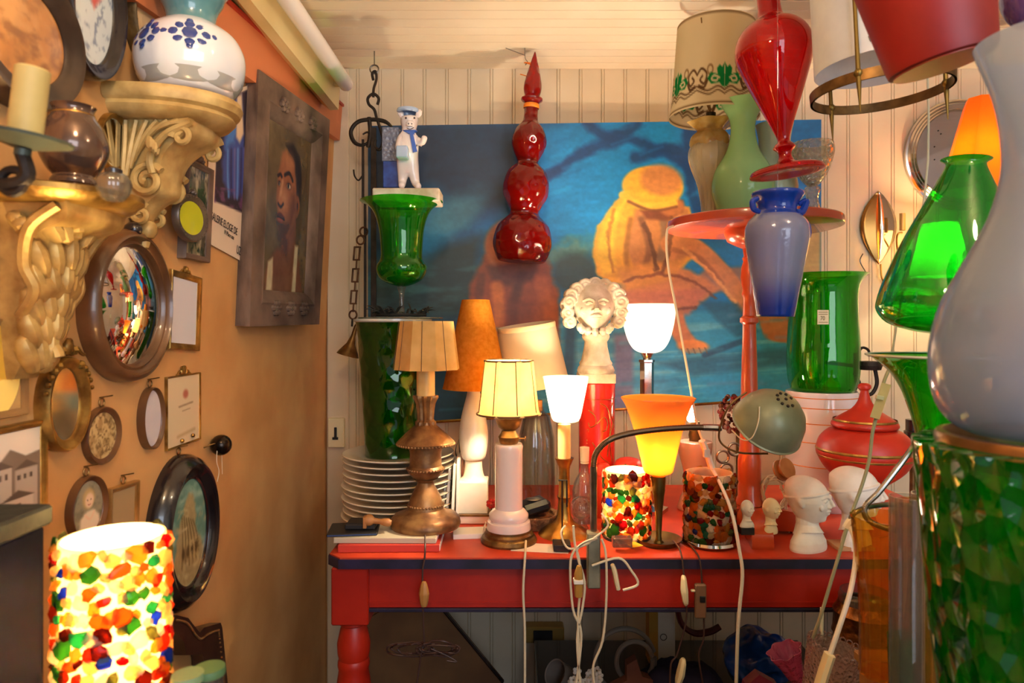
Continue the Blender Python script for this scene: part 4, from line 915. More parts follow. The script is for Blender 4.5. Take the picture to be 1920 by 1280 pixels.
# candle arm of a wall sconce
t = T('candle_sconce', 'old candle on a green metal drip pan, dark scroll arm below', 'candle holder', 46, 258, .58)
M6 = math.radians(7)
o = t.L('candle', M('yellowed_wax', (196, 178, 116), .55, 0, (170, 150, 90), 12), [(0, 258), (29, 258), (29, 130), (25, 127), (0, 127)]); t.r.rotation_euler = (0, M6, 0)
t.L('drip_pan', M('verdigris_pan', (96, 104, 92), .5, .4, (70, 76, 68), 12), [(0, 276), (14, 292), (14, 280), (78, 262), (80, 256), (76, 258), (20, 268), (0, 268)])
G().tube([t.p(*q) for q in [(46, 290), (60, 330), (20, 350), (-30, 330), (-70, 290), (-150, 240)]], .006, 8).build('scroll_arm', m_iron, t.r)
c = t.p(34, 342); G().tube([c+Vector((.010*math.cos(u), 0, .010*math.sin(u))) for u in np.linspace(0, 2*PI, 13)], .0038, 8, 2).build('scroll_eye', m_iron, t.r)
# ================================================================= glass kinds
m_green = GL('green_glass', (150, 236, 116), (30, 170, 30), .13, bp=.35, bs=14, bd=.004)
m_greend = GL('dark_green_glass', (124, 216, 106), (20, 126, 30), .12, bp=.9, bs=26, bd=.006, bkind='TexVoronoi')
m_greene = GL('emerald_glass', (110, 236, 136), (0, 180, 70), .20, bp=.3, bs=10, bd=.004)
m_redg = GL('ruby_glass', (246, 60, 60), (216, 14, 22), .26, bp=.15, bs=12)
m_redb = GL('crackled_ruby', (216, 36, 26), (190, 14, 10), .42, bp=.9, bs=38, bd=.006, bkind='TexVoronoi', rough=.08)
m_blueg = GL('frosted_blue_glass', (206, 212, 240), (200, 204, 226), .40, rough=.12, bp=.4, bs=60)
m_jade = SH('jade_glass', (176, 226, 160), .5, (160, 218, 150), 5, gloss=.8, rough=.06)
m_jadep = SH('pale_jade_glass', (206, 224, 196), .5, gloss=.8, rough=.06)
m_clear2 = GL('cut_glass', (240, 240, 236), (236, 220, 176), .16, refl=.9, bp=1, bs=90, bd=.01, bkind='TexVoronoi')
m_amberg = GL('amber_glass', (250, 230, 170), (226, 178, 76), .12, bp=.4, bs=22, bd=.006, stretch=(1, 1, .25), refl=.85)

# ================================================================= plates and green glass on them
NP, pz = 11, 1.82
nth = ['topmost', 'second', 'third', 'fourth', 'fifth', 'sixth', 'seventh', 'eighth', 'ninth', 'tenth', 'lowest']
H0 = TZ; step = .0158; pm = None
for i in range(NP):
    z = H0+step*(NP-1-i); lab = 'white dinner plate, %s in the tall stack under the green vase' % (nth[i]+(' from the top' if 0 < i < NP-1 else ''))
    x = P(748, 900, pz).x+random.uniform(-.004, .004)
    if pm is None:
        R = 103*pz/F
        pm = G().lathe([(0, .003), (R*.55, .003), (R*.6, 0), (R*.63, .003), (R*.72, .008), (R, .0135), (R*1.005, .0155), (R*.995, .0168), (R*.74, .011), (R*.64, .006), (0, .006)], segs=64).build('dinner_plate', M('cream_plate', (236, 222, 196), .18, coat=.5)); o = pm
    else: o = pm.copy(); COL.objects.link(o)
    o.location = (x, pz+random.uniform(-.003, .003), z); tag(o, lab, 'plate', 'stacked dinner plates')
Zp = H0+step*(NP-1)+.0125
pyp = HZ+(EYE-Zp)*F/pz
t = T('vase', 'tall dark green crackled glass vase standing on the plate stack', 'vase', 737, pyp, pz)
t.L('body', m_greend, [(0, pyp), (47, pyp), (51, pyp-4), (55, 780), (61, 690), (66, 618), (70, 602)], th=2.5, sm=3)
t.L('pale_rim', M('pale_rim', (206, 206, 190), .2, coat=.4), [(70, 604), (73, 602), (73, 598), (68, 598)])
o = T('glass_disc', 'thin pale glass disc covering the tall crackled green vase', 'lid', 752, 597.5, pz)
o.L('disc', GL('pale_glass', (226, 232, 220), (206, 210, 196), .3), [(0, 597.4), (78, 597.4), (79, 596), (78, 594.8), (0, 594.8)])
t = T('goblet', 'green glass urn goblet standing on the pale glass disc', 'vase', 753, 594, pz)
t.L('bowl', m_green, [(0, 538), (18, 534), (38, 524), (46, 510), (46, 498), (39, 484), (39, 462), (42, 430), (50, 402), (62, 386), (77, 378)], sm=4, th=1.6)
t.L('stem', m_clear, [(0, 594), (30, 594), (30, 592), (10, 588), (5, 578), (4, 560), (6, 545), (8, 537), (0, 537)], sm=2)
t = T('thorny_wreath', 'dark dry thorny sprig around the goblet foot', 'wreath', 753, 594, pz)
g = G()
for i in range(46):
    a = random.uniform(0, 2*PI); rr = 44*t.k; c = Vector((rr*math.cos(a), rr*math.sin(a), .008))
    d = Vector((math.cos(a+random.uniform(-1.2, 1.2)), math.sin(a+random.uniform(-1, 1)), random.uniform(-.05, .9)))*random.uniform(.015, .034); g.tube([c, c+d*.5+Vector((0, 0, .006)), c+d], [.004, .005, .001], 5, 3, flat=.4)
g.tube([(44*t.k*math.cos(u), 44*t.k*math.sin(u), .005) for u in np.linspace(0, 2*PI, 17)], .0045, 6, 2); g.build('sprig', M('dry_leaf', (34, 34, 28), .8), t.r)
# figurine on the goblet
t = T('slab', 'rectangular chalk slab lying across the green goblet rim', 'slab', 760, 377.5, pz)
t.box('stone', m_plaster, 698, 824, 352, 377, -.045, .05, 2)
t = T('pig_figurine', 'white porcelain piglet figurine with blue scarf, standing on the chalk slab', 'figurine', 765, 352, pz)
def P3(a, b, d=0): return tuple(t.p(a, b, d))
k = t.k
def skin(name, nodes, edges, mat, parent, lvl=2, loc=None):
    me = bpy.data.meshes.new(name); me.from_pydata([n[0] for n in nodes], edges, []); o = bpy.data.objects.new(name, me); COL.objects.link(o); o.parent = parent
    o.modifiers.new('skin', 'SKIN').use_smooth_shade = True
    for i, n in enumerate(nodes):
        r = n[1] if hasattr(n[1], '__len__') else (n[1], n[1]); me.skin_vertices[0].data[i].radius = r
    me.skin_vertices[0].data[0].use_root = True
    s = o.modifiers.new('sub', 'SUBSURF'); s.levels = s.render_levels = lvl
    me.materials.append(mat); return o
m_porw = M('white_porcelain', (236, 226, 222), .25, 0, coat=.4); m_pblue = M('porcelain_blue', (40, 96, 190), .25, coat=.4); m_pale = M('porcelain_pale_blue', (170, 194, 226), .25, coat=.4)
N = [(P3(764, 308), 21*k), (P3(764, 285), 19*k), (P3(766, 262), 15*k), (P3(767, 246), 11*k), (P3(768, 228), 20*k), (P3(767, 216), 17*k),
     (P3(756, 325), 12*k), (P3(754, 343), 8*k), (P3(775, 325), 12*k), (P3(780, 345), 8*k), (P3(750, 262, -.008), 8*k), (P3(746, 280, -.03), 6.5*k), (P3(762, 284, -.04), 5.5*k), (P3(782, 264, -.006), 8*k), (P3(793, 268, -.02), 6*k), (P3(797, 254, -.03), 6*k), (P3(753, 350, -.02), 6*k), (P3(786, 351, -.02), 6*k)]
skin('body', N, [(0, 1), (1, 2), (2, 3), (3, 4), (4, 5), (0, 6), (6, 7), (7, 16), (0, 8), (8, 9), (9, 17), (2, 10), (10, 11), (11, 12), (2, 13), (13, 14), (14, 15)], m_porw, t.r)
g = G(); g.ell(P3(769, 231, -.027), (8*k, 7*k, 6*k), 10); g.build('snout', m_porw, t.r)
g = G()
for s in (-1, 1): g.ell(P3(768+s*17, 213, -.002), (6*k, 3*k, 9*k), 8, Matrix.Rotation(s*.4, 4, 'Y'))
g.build('ears', m_porw, t.r)
g = G()
for s in (-1, 1): g.ell(P3(769+s*8, 221, -.026), 2*k, 6); g.ell(P3(769+s*3, 232, -.036), 1.3*k, 6)
g.tube([P3(763, 240, -.026), P3(769, 242, -.029), P3(776, 239, -.026)], .8*k, 5); g.build('face_marks', M('figurine_grey', (70, 60, 70), .4), t.r)
g = G(); g.lathe([(17*k, 0), (21*k, 3*k), (20*k, 7*k), (12*k, 10*k), (0, 11*k)], P3(765, 212), 24); g.build('cap', m_pale, t.r)
g = G().tube([P3(767+13*math.cos(u), 246, .001+13*k*math.sin(u)) for u in np.linspace(0, 2*PI, 15)], 3*k, 7, 2); g.prism([(-8*k, 0), (8*k, 0), (9*k, -6*k), (-3*k, -5*k)], .005, c=P3(768, 245, -.024)); g.prism([(0, 0), (6*k, 0), (14*k, -34*k), (6*k, -36*k)], .004, c=P3(768, 249, -.026)); g.build('scarf', m_pblue, t.r)
t.box('basket', m_pale, 742, 764, 272, 295, -.055, -.025, 2)
t = T('ceramic_chimney', 'small grey brick patterned ceramic block with blue base, behind the piglet', 'figurine', 729, 352, pz+.03)
t.box('brick_block', M('glazed_brick', (134, 140, 156), .3, 0, (104, 110, 130), 60, .8, 90, .004, bkind='TexVoronoi'), 716, 748, 238, 302, -.02, .012, 1); t.box('blue_base', M('mottled_blue', (40, 84, 170), .3, 0, (20, 50, 120), 40), 718, 750, 302, 351, -.022, .014, 1)

# ================================================================= plaster heads
def head(g, c, R, yaw=0, pitch=0, seed=None, curls=False, wrap=False, sx=1, n=80):
    """one continuous head: direction field with brow, eye, nose, lip, chin and ear relief; face looks to -Y before yaw"""
    v = []; f = []; m = n//2
    th = np.linspace(-PI/2, PI/2, m+1); ph = np.linspace(0, 2*PI, n, endpoint=False)
    T_, Ph = np.meshgrid(th, ph, indexing='ij'); x = np.cos(T_)*np.sin(Ph); y = -np.cos(T_)*np.cos(Ph); z = np.sin(T_)
    def bmp(dx, dy, dz, sxx, szz=None):
        szz = szz or sxx; return np.exp(-((x-dx)**2/sxx**2+(z-dz)**2/szz**2))*(y < 0)
    r = np.ones_like(x)
    r += .10*bmp(0, -1, -.10, .10, .12)+.05*bmp(.09, -1, -.14, .06)+.05*bmp(-.09, -1, -.14, .06)
    r += .05*bmp(.26, -1, .26, .2, .06)+.05*bmp(-.26, -1, .26, .2, .06)
    for s in (-1, 1):
        r += -.10*bmp(s*.29, -1, .12, .13, .09)+.05*bmp(s*.29, -1, .12, .07, .05)+.05*bmp(s*.42, -1, -.16, .16)
        r += .12*np.exp(-(((np.abs(x)-.98)**2)/.03+((z+.02)**2)/.05+((y-.12)**2)/.03))*(x*s > 0)
    r += .10*bmp(0, -1, -.37, .17, .045)+.10*bmp(0, -1, -.475, .15, .05)-.04*bmp(0, -1, -.42, .2, .018)+.12*bmp(0, -1, -.70, .2, .13)
    X = .74*sx*r*x*(1-.24*np.clip(-z, 0, 1)); Y = .90*r*y; Z = 1.08*r*z
    if wrap: q = np.clip((Y+.1)/.9, 0, 1)*np.clip(Z+.5, 0, 1); Y = Y+.28*q; Z = Z+.22*q; X = X*(1+.1*q)
    pts = np.stack([X, Y, Z], -1).reshape(-1, 3)*R
    f = [(i*n+j, i*n+(j+1) % n, (i+1)*n+(j+1) % n, (i+1)*n+j) for i in range(m) for j in range(n)]
    Mx = Matrix.Rotation(yaw, 4, 'Z') @ Matrix.Rotation(pitch, 4, 'X')
    g.xf(pts, f, c, Mx); c = Vector(c)
    def at(x_, z_, out=0): return Vector((x_*sx*R, -(.9*math.sqrt(max(0, 1-(x_/.74)**2-(z_/1.08)**2))+out)*R, z_*R))
    def ee(x_, z_, r_, out=0, rz=0): g.ell(c+Mx @ at(x_, z_, out), tuple(q*R for q in r_), 14, Mx @ Matrix.Rotation(rz, 4, 'Y'))
    for s in (-1, 1):
        g.tube([c+Mx @ at(s*.07, .22, .06), c+Mx @ at(s*.24, .31, .05), c+Mx @ at(s*.44, .22, .02)], [.05*R, .055*R, .03*R], 8, 5)
        ee(s*.25, .115, (.115, .06, .055), -.03, s*.1); g.tube([c+Mx @ at(s*.13, .12, .0), c+Mx @ at(s*.25, .185, .02), c+Mx @ at(s*.39, .12, -.02)], .022*R, 6, 5)
        ee(s*.11, -.17, (.075, .09, .06), .06); ee(s*.40, -.17, (.16, .08, .15), -.05)
    g.tube([c+Mx @ at(0, .20, .03), c+Mx @ at(0, .02, .13), c+Mx @ at(0, -.13, .20)], [.07*R, .08*R, .11*R], 10, 5)
    g.tube([c+Mx @ at(-.20, -.385, .0), c+Mx @ at(-.07, -.355, .06), c+Mx @ at(0, -.37, .065), c+Mx @ at(.07, -.355, .06), c+Mx @ at(.20, -.385, .0)], [.02*R, .05*R, .045*R, .05*R, .02*R], 8, 5)
    g.tube([c+Mx @ at(-.17, -.44, .0), c+Mx @ at(0, -.475, .06), c+Mx @ at(.17, -.44, .0)], [.02*R, .06*R, .02*R], 8, 5)
    return Mx
def remesh(o, vs, it=1):
    r = o.modifiers.new('remesh', 'REMESH'); r.mode = 'VOXEL'; r.voxel_size = vs; r.use_smooth_shade = True
    if it: s = o.modifiers.new('smooth', 'SMOOTH'); s.iterations = it; s.factor = .4
# satyr-like plaster head on a turned pedestal on the red tin
tz = 1.86
t = T('tin', 'tall red cylindrical tin with gold scrolls under the plaster pedestal', 'tin', 1119, 962, tz)
t.L('body', M('red_lacquer_tin', (198, 34, 26), .22, .1, coat=.5), [(0, 962), (34, 962), (34, 737), (0, 737)], ang=40)
t.L('lid', M('red_tin_lid', (206, 40, 32), .2, .1, coat=.5), [(0, 742), (35, 742), (35, 718), (33.5, 716), (0, 716)])
g = G()
for py in (740, 746, 947): g.lathe([(34.3*t.k, (962-py)*t.k), (34.8*t.k, (962-py)*t.k+.0007), (34.3*t.k, (962-py)*t.k+.0014)], segs=48)
def cyl(u, py, r=34.2): a = -PI/2+u/34; return (r*t.k*math.cos(a), r*t.k*math.sin(a), (962-py)*t.k)
for q in ([(-20, 765), (-8, 775), (-6, 790), (-16, 796), (-20, 788)], [(-4, 790), (8, 778), (16, 786), (14, 800), (6, 804)], [(2, 752), (16, 762), (22, 785), (22, 806), (16, 850)], [(30, 752), (24, 770), (32, 790), (24, 806), (22, 830), (28, 860)], [(-12, 824), (4, 850), (20, 862)]):
    g.tube([cyl(*a) for a in q], .9*t.k, 5)
g.build('gold_scrolls', m_gold, t.r)
text('lettering', 'SINE', Vector(cyl(-24, 827, 35.2)), (1, 0, 0), (0, 0, 1), .018, m_gold, t.r, sx=1.2); text('lettering', 'TIONS', Vector(cyl(-22, 806, 35.4)), (1, 0, 0), (0, 0, 1), .012, m_gold, t.r, sx=1.1)
t = T('pedestal', 'turned plaster pedestal on the red tin under the curly head', 'pedestal', 1117, 716, tz)
k = t.k
g = G().box((-33*k, -33*k, 0), (33*k, 33*k, 17*k), .001); g.build('plinth', m_plaster, t.r)
t.L('column', m_plaster, [(0, 700), (33, 700), (35, 694), (33, 688), (30, 684), (31, 680), (27, 674), (22, 650), (21, 640), (24, 636), (26, 631), (25, 626), (0, 626)], ang=50)
t = T('plaster_head', 'weathered plaster head with curly hair and beard on the pedestal', 'bust', 1113, 625, tz)
k = t.k; g = G(); head(g, (0, 0, 50*k), 45*k, 0, 0, sx=1.2)
for i in range(9):
    u = i/8; a = PI*.02+PI*.96*u; c = Vector((48*k*math.cos(a), -8*k+6*k*math.sin(a), 56*k+36*k*math.sin(a)))
    g.ell(c, (14*k, 18*k, 13*k), 12); g.tube(spiral((c.x, c.z), 11*k, 1.5, c.y-15*k), 4*k, 6, 1)
for s in (-1, 1):
    for j, (dx, dz) in enumerate(((50, 54), (49, 38), (45, 22), (40, 66))): c = Vector((s*dx*k, -2*k, dz*k)); g.ell(c, (14*k, 20*k, 13*k), 12); g.tube(spiral((c.x, c.z), 10*k, 1.5, c.y-17*k, flip=s), 4*k, 6, 1)
for i in range(7): a = PI*(i/6); g.ell((28*k*math.cos(a), -26*k, 12*k-9*k*math.sin(a)), (7*k, 9*k, 9*k), 8)
g.ell((0, 8*k, 8*k), (24*k, 20*k, 14*k), 14); g.ell((0, 14*k, 60*k), (42*k, 30*k, 42*k), 20)
remesh(g.build('head', m_plaster, t.r), .0015)
def bust(name, label, px, py, z, top, yaw, mat, wrap, base=None, hw=42, face=.275, hsx=1.0):
    """head, neck and shoulders as one skin"""
    t = T(name, label, 'bust', px, py, z); k = t.k; H = (py-top)*k; R = H*face; g = G()
    hc = Vector((-.05*H*math.sin(yaw)*0, 0, H-R*(1.27 if wrap else 1.08))); head(g, hc, R, yaw, 0, wrap=wrap, sx=hsx)
    Hm = Matrix.Rotation(yaw, 4, 'Z')
    if wrap: g.tube([hc+Hm @ Vector((.735*R*math.sin(u), (-.86*math.cos(u) if math.cos(u) > 0 else -1.02*math.cos(u))*R+.04*R, (.46-.42*(1-math.cos(u))/2)*R)) for u in np.linspace(0, 2*PI, 25)], .06*R, 8, 2)
    for s_ in (-1, 1): g.ell(hc+Hm @ Vector((s_*.74*R, .06*R, -.05*R)), (.07*R, .13*R, .2*R), 12, Hm)
    g.tube([(0, .18*R, hc.z-.2*R), (0, .2*R, H*.34), (0, .1*R, H*.22)], [R*.54, R*.5, R*.7], 18, 5)
    w = hw*k
    Mx = Matrix.Rotation(yaw*.6, 4, 'Z') @ Matrix.Diagonal((1, .62, 1, 1))
    g.lathe([(0, 0), (w*.95, 0), (w*1.0, H*.05), (w*.95, H*.13), (w*.80, H*.20), (w*.60, H*.265), (w*.44, H*.33), (w*.32, H*.40), (0, H*.41)], (0, .08*R, 0), 40, M_=Mx)
    o = g.build('bust', mat, t.r); remesh(o, max(.0009, H/130)); return t
t = bust('white_bust', 'white plaster bust of a person in a head wrap, in front of striped cylinder', 1517, 1033, 1.555, 886, math.radians(48), m_chalk, True)
t = bust('white_bust', 'white plaster bust of a person with tall hair, before the red urn', 1607, 1030, 1.57, 868, math.radians(62), m_chalk, True, hw=38)
t.box('wooden_foot', M('pale_wood', (196, 150, 104), .6, 0, (170, 124, 80), 20), 1572, 1642, 1026, 1034, -.03, .03, 1)
pg = 1.575
# ================================================================= gueridon with glass on top
gz = 1.70
m_or = M('orange_red_lacquer', (190, 76, 36), .28, 0, (168, 58, 24), 8, coat=.4); 
t = T('pedestal_table', 'round orange red pedestal table standing on the side table', 'table', 1410, HZ+(EYE-TZ)*F/gz, gz)
k = t.k; B = t.py; ZT = (B-413)*k
t.L('tabletop', M('red_lacquer_top', (164, 64, 40), .25, 0, (150, 52, 30), 6, coat=.4), [(0, 430), (150, 430), (157, 428), (158, 424), (157, 415), (155, 413), (0, 413)], segs=72)
t.L('column', m_or, [(0, 428), (44, 428), (46, 436), (40, 452), (22, 462), (12, 466), (10, 480), (13, 484), (11, 490), (14, 500), (16, 520), (12, 545), (14, 552), (11, 560), (12, 592), (17, 596), (17, 604), (12, 608), (14, 680), (16, 760), (18, 845), (21, 862), (21, 900), (19, 904), (21, 910), (21, 930), (24, 936), (25, 944), (0, 944)], dx=-5, ang=45)
g = G(); g.lathe([(26*k, 0), (30*k, 10*k), (34*k, 26*k), (26*k, 46*k), (0, 52*k)], (-5*k, 0, (B-992)*k), 32)
for i in range(4):
    Mx = Matrix.Rotation(i*PI/2-.14, 4, 'Z'); w = 36*k
    prof = [(0, 6*k), (70*k, 6*k), (98*k, 0), (112*k, 0), (116*k, 8*k), (112*k, 26*k), (96*k, 38*k), (60*k, 44*k), (0, 46*k)]
    g.prism([(x, z) for x, z in prof], w, c=Mx @ Vector((0, -w/2, 0))+Vector((-5*k, 0, 0)), M_=Mx)
g.build('four_lobed_foot', m_or, t.r, 40)
ZTOP = t.o.z+ZT
def onT(z): return HZ+(EYE-ZTOP)*F/z     # pixel row of the gueridon top at distance z
FP = TZ+46*k                               # height of the foot top
b = onT(1.78)
t = T('table_lamp', 'lace glass vase lamp with tall cream shade printed with green palmette', 'lamp', 1333, b, 1.78)
m_lace = GL('lace_glass', (236, 232, 214), (230, 218, 186), .45, refl=.6, bp=1, bs=110, bd=.006, stretch=(1, 1, .3))
t.L('glass_body', m_lace, [(0, b), (24, b), (26, b-4), (20, b-16), (18, b-32), (24, 350), (36, 316), (41, 296), (40, 280), (32, 268)], sm=3, th=2, wob=lambda a, z: 1+.025*math.cos(20*a))
t.L('gold_flecked_collar', GL('gold_fleck_glass', (232, 214, 160), (214, 176, 96), .45, own2=(236, 214, 150), refl=.7), [(30, 290), (38, 272), (34, 256), (24, 246), (34, 236), (42, 229)], sm=3, th=2, wob=lambda a, z: 1+.07*math.cos(6*a))
t.L('lamp_holder', m_dark, [(0, 250), (9, 250), (9, 212), (0, 212)])
m_print = SH('printed_shade_paper', (255, 255, 255), .4, vcol=True)
def shadefn(u, v):
    x = u*10; cxr = (x % 2)-1; y = v*10; p = Paint(cxr*50, y*10, (218, 204, 168)); G_ = (24, 128, 66); Br = (92, 66, 44)
    ax = np.abs(p.x); p.x = ax
    odd = ((np.floor(x/2).astype(int)) % 2)
    p.curve([(50, 78), (30, 84), (12, 80), (0, 84)], .9, Br, .8); p.curve([(50, 82), (28, 88), (12, 84), (0, 88)], .7, Br, .8)
    p.curve([(50, 66), (42, 60), (32, 66), (36, 76), (44, 72), (40, 68)], 1.3, Br, .8); p.oval(26, 62, 6, 6, (140, 110, 76), .8, .9); p.oval(26, 62, 3.5, 3.5, (218, 204, 168), .8)
    p.curve([(46, 78), (36, 80), (30, 72)], 1.6, Br, .8)
    qq = lambda L_: [(x_*1.55, 80-(80-y_)*.62) for x_, y_ in L_]
    p.poly(qq([(0, 40), (3, 48), (6, 44), (9, 50), (8, 60), (16, 56), (20, 66), (15, 76), (6, 74), (3, 80), (0, 82)]), G_, .8); p.curve(qq([(6, 66), (12, 62), (15, 68), (10, 71), (8, 68)]), 1.2, (218, 204, 168), .7); p.curve(qq([(0, 46), (0, 58)]), .9, (218, 204, 168), .6)
    p.curve([(0, 2), (50, 2)], .7, Br, .5); p.curve([(0, 97), (50, 97)], 1, (120, 92, 60), .6)
    return p.c
g = []; nu, nv = 420, 70; k = t.k; pts = []; U = []; V = []
for j in range(nv):
    for i in range(nu):
        u = i/nu; v = j/(nv-1); R = (71+8*v+3*max(0, v-.85)/.15)*k; a = 2*PI*u-PI/2-2*PI/10*1.0-.06; pts.append((R*math.cos(a), R*math.sin(a), (b-222+(1-v)*172)*k)); U.append(u); V.append(v)
me = bpy.data.meshes.new('lamp_shade'); me.from_pydata(pts, [], [(j*nu+i, j*nu+(i+1) % nu, (j+1)*nu+(i+1) % nu, (j+1)*nu+i) for j in range(nv-1) for i in range(nu)])
set_cols(me, shadefn(np.array(U), np.array(V))); me.shade_smooth(); me.materials.append(m_print); sh = bpy.data.objects.new('lamp_shade', me); COL.objects.link(sh); sh.parent = t.r; sh.rotation_euler = (0, math.radians(1.5), 0)
g = G()
for a in (0, 2*PI/3, 4*PI/3): g.tube([(0, 0, (b-215)*k), (70*k*math.cos(a), 70*k*math.sin(a), (b-60)*k)], 1.2*k, 5, 1)
g.build('shade_carrier', m_brassd, t.r)
t.tube('cord', m_cord, [(1320, b-4, -.03), (1262, 424, -.12), (1250, 440, -.16), (1253, 500, -.15), (1268, 580, -.15), (1290, 700, -.15), (1306, 790, -.17), (1318, 826, -.19), (1326, 836, -.19)], 2.2)
s = t.tube('inline_switch', m_cordw, [(1316, 826, -.20), (1323, 842, -.20), (1334, 876, -.20)], [11, 11, 11], sm=1, flat=.5); t.box('rocker', m_paperw, 1320, 1332, 842, 858, -.215, -.205, 1)
t.tube('lower_cord', m_cordw, [(1334, 876, -.20), (1352, 910, -.25), (1372, 960, -.285), (1386, 1030, -.305), (1392, 1080, -.31), (1384, 1170, -.31), (1380, 1300, -.31)], 2.8)
b = onT(1.70)
t = T('vase', 'jade green glass bottle vase with wide lip on pedestal table', 'vase', 1393, b, 1.70)
t.L('body', m_jade, [(0, b), (34, b), (40, b-5), (52, 378), (57, 350), (50, 318), (32, 288), (24, 262), (22, 238), (26, 218), (34, 204), (41, 190)], sm=3, th=2.5)
b = onT(1.77)
t = T('vase', 'paler jade glass vase behind the jade green bottle vase', 'vase', 1452, b, 1.77)
t.L('body', m_jadep, [(0, b), (30, b), (36, 390), (42, 350), (34, 318), (29, 300), (28, 270), (31, 246), (34, 234)], sm=3, th=2)
b = onT(1.66)
t = T('compote', 'bubbled gold and clear glass compote at the pedestal table edge', 'bowl', 1523, b, 1.66)
t.L('bowl', m_clear2, [(0, 350), (12, 346), (26, 326), (36, 296), (38, 280), (36, 268)], sm=3, th=2.5, wob=lambda a, z: 1+.02*math.cos(16*a)); t.L('foot', m_clear2, [(0, b), (22, b), (23, b-4), (14, b-20), (10, 372), (14, 356), (10, 349), (0, 349)], sm=2, wob=lambda a, z: 1+.03*math.cos(12*a))
# two little busts on the foot
pf = HZ+(EYE-FP)*F/1.585
t = bust('small_bust', 'tiny white bust on black block, on pedestal table foot', 1401, 990, 1.565, 937, .5, m_chalk, False, hw=15)
t.box('block', m_black, 1390, 1415, 990, 1003, -.014, .014, .5)
bust('small_bust', 'small cream bust on the orange pedestal table foot', 1446, 1000, 1.565, 933, .7, M('ivory_plaster', (230, 210, 164), .6), False, hw=15)
# ================================================================= right part of the table
vz = 1.94; b = HZ+(EYE-TZ)*F/vz
t = T('striped_cylinder', 'white glass cylinder with thin orange hoops, under the green vase', 'lamp', 1540, b, vz)
t.L('body', M('striped_opal', (228, 222, 226), .15, coat=.5), [(0, b), (62, b), (64, b-3), (64, 736), (62, 732), (0, 732)])
g = G()
for py in (742, 760, 788, 822, 866, 912): g.lathe([(63.8*t.k, (b-py-1.2)*t.k), (64.5*t.k, (b-py)*t.k), (63.8*t.k, (b-py+1.2)*t.k)], segs=48)
g.build('orange_hoops', M('orange_hoop', (222, 130, 50), .3), t.r)
t = T('vase', 'big bright green glass vase with price label on striped cylinder', 'vase', 1543, 731.5, vz)
t.L('body', m_green, [(0, 731), (50, 731), (58, 724), (63, 700), (64, 660), (61, 600), (60, 560), (63, 535), (72, 520), (79, 514)], sm=3, th=2)
lb = t.box('price_label', m_ivory, 1533, 1554, 581, 608, -62*t.k, -60.6*t.k, 0)
text('label_print', '70', t.p(1538, 600, -62.4*t.k), (1, 0, 0), (0, 0, 1), .016, M('label_ink', (110, 90, 40), .8), lb, sx=.8).parent = lb
g = G(); 
for py in (585, 589, 604): g.tube([t.p(1535, py, -62.3*t.k), t.p(1552, py, -62.3*t.k)], .5*t.k, 4, 1)
g.build('label_rule', M('label_rule', (150, 126, 60), .8), lb)
uz = 1.69; b = HZ+(EYE-TZ)*F/uz
t = T('lidded_urn', 'round matt red lidded urn with gold bands and tall finial', 'urn', 1621, b, uz)
m_urn = M('matt_red_lacquer', (198, 48, 26), .42, 0, (180, 38, 20), 8)
t.L('body', m_urn, [(0, b), (36, b), (38, b-6), (22, b-20), (12, 940), (16, 918), (42, 902), (68, 880), (82, 856), (84, 842), (78, 822), (62, 806), (48, 802)], sm=3)
t.L('lid', m_urn, [(48, 803), (56, 800), (58, 795), (54, 788), (40, 778), (22, 766), (12, 752), (8, 738), (7, 732), (11, 728), (11, 722), (6, 718), (0, 718)], sm=2)
for py, hw in ((842, 84.6), (853, 83), (788, 55)): t.L('gold_band', m_gold, [(hw-.6, py+3), (hw+.6, py), (hw-.6, py-3)])
t = T('unfinished_lamp', 'dark metal lamp stem with bare bulb holder behind the red urn', 'lamp', 1711, HZ+(EYE-TZ)*F/1.85, 1.85)
t.L('stem', m_brassd, [(0, t.py), (40, t.py), (38, t.py-6), (6, t.py-12), (5, 900), (5, 840), (7, 830), (0, 830)]); t.L('bulb_holder', m_dark, [(0, 834), (8, 832), (14, 822), (15, 808), (12, 806), (12, 786), (0, 786)], ang=30)
# odds and ends along the table
t = T('book', 'red book under the grey book, below the silvered lamp', 'book', 726, 1022, 1.575)
def book(label, x0, x1, y0, y1, cov, z0, th, rot=0):
    a, b_ = P(x0, 1000, z0), P(x1, 1000, z0); w = b_.x-a.x; t = empty('book', label, 'book', ((a.x+b_.x)/2, z0+.10, y0)); t.rotation_euler = (0, 0, rot)
    G().box((-w/2, -.10, 0), (w/2, .10, th), .001).build('cover', cov, t); G().box((-w/2+.004, -.0985, .002), (w/2+.001, .0985, th-.002)).build('pages', m_paperw, t); return t
bpy.data.objects.remove(t.r)
book('red book at the bottom of the pair under the silvered lamp', 632, 822, TZ, 0, M('red_cloth', (200, 60, 44), .6), 1.535, .0165, .02)
book('pale grey book upper of the pair under the silvered lamp', 626, 818, TZ+.0168, 0, M('grey_card', (196, 184, 160), .6), 1.545, .0125, -.01)
zb2 = TZ+.0168+.0128
a = P(668, 990, 1.60)
t = empty('wallet', 'black leather folder lying on the grey book', 'wallet', (a.x, 1.60, zb2)); G().box((-.062, -.045, 0), (.052, .045, .007), .002, Matrix.Rotation(.12, 4, 'Z')).build('leather_cover', m_black, t); G().box((-.06, -.0455, .002), (.05, -.0445, .0045), 0, Matrix.Rotation(.12, 4, 'Z')).build('blue_edge', M('blue_edge', (50, 70, 120), .6), t)
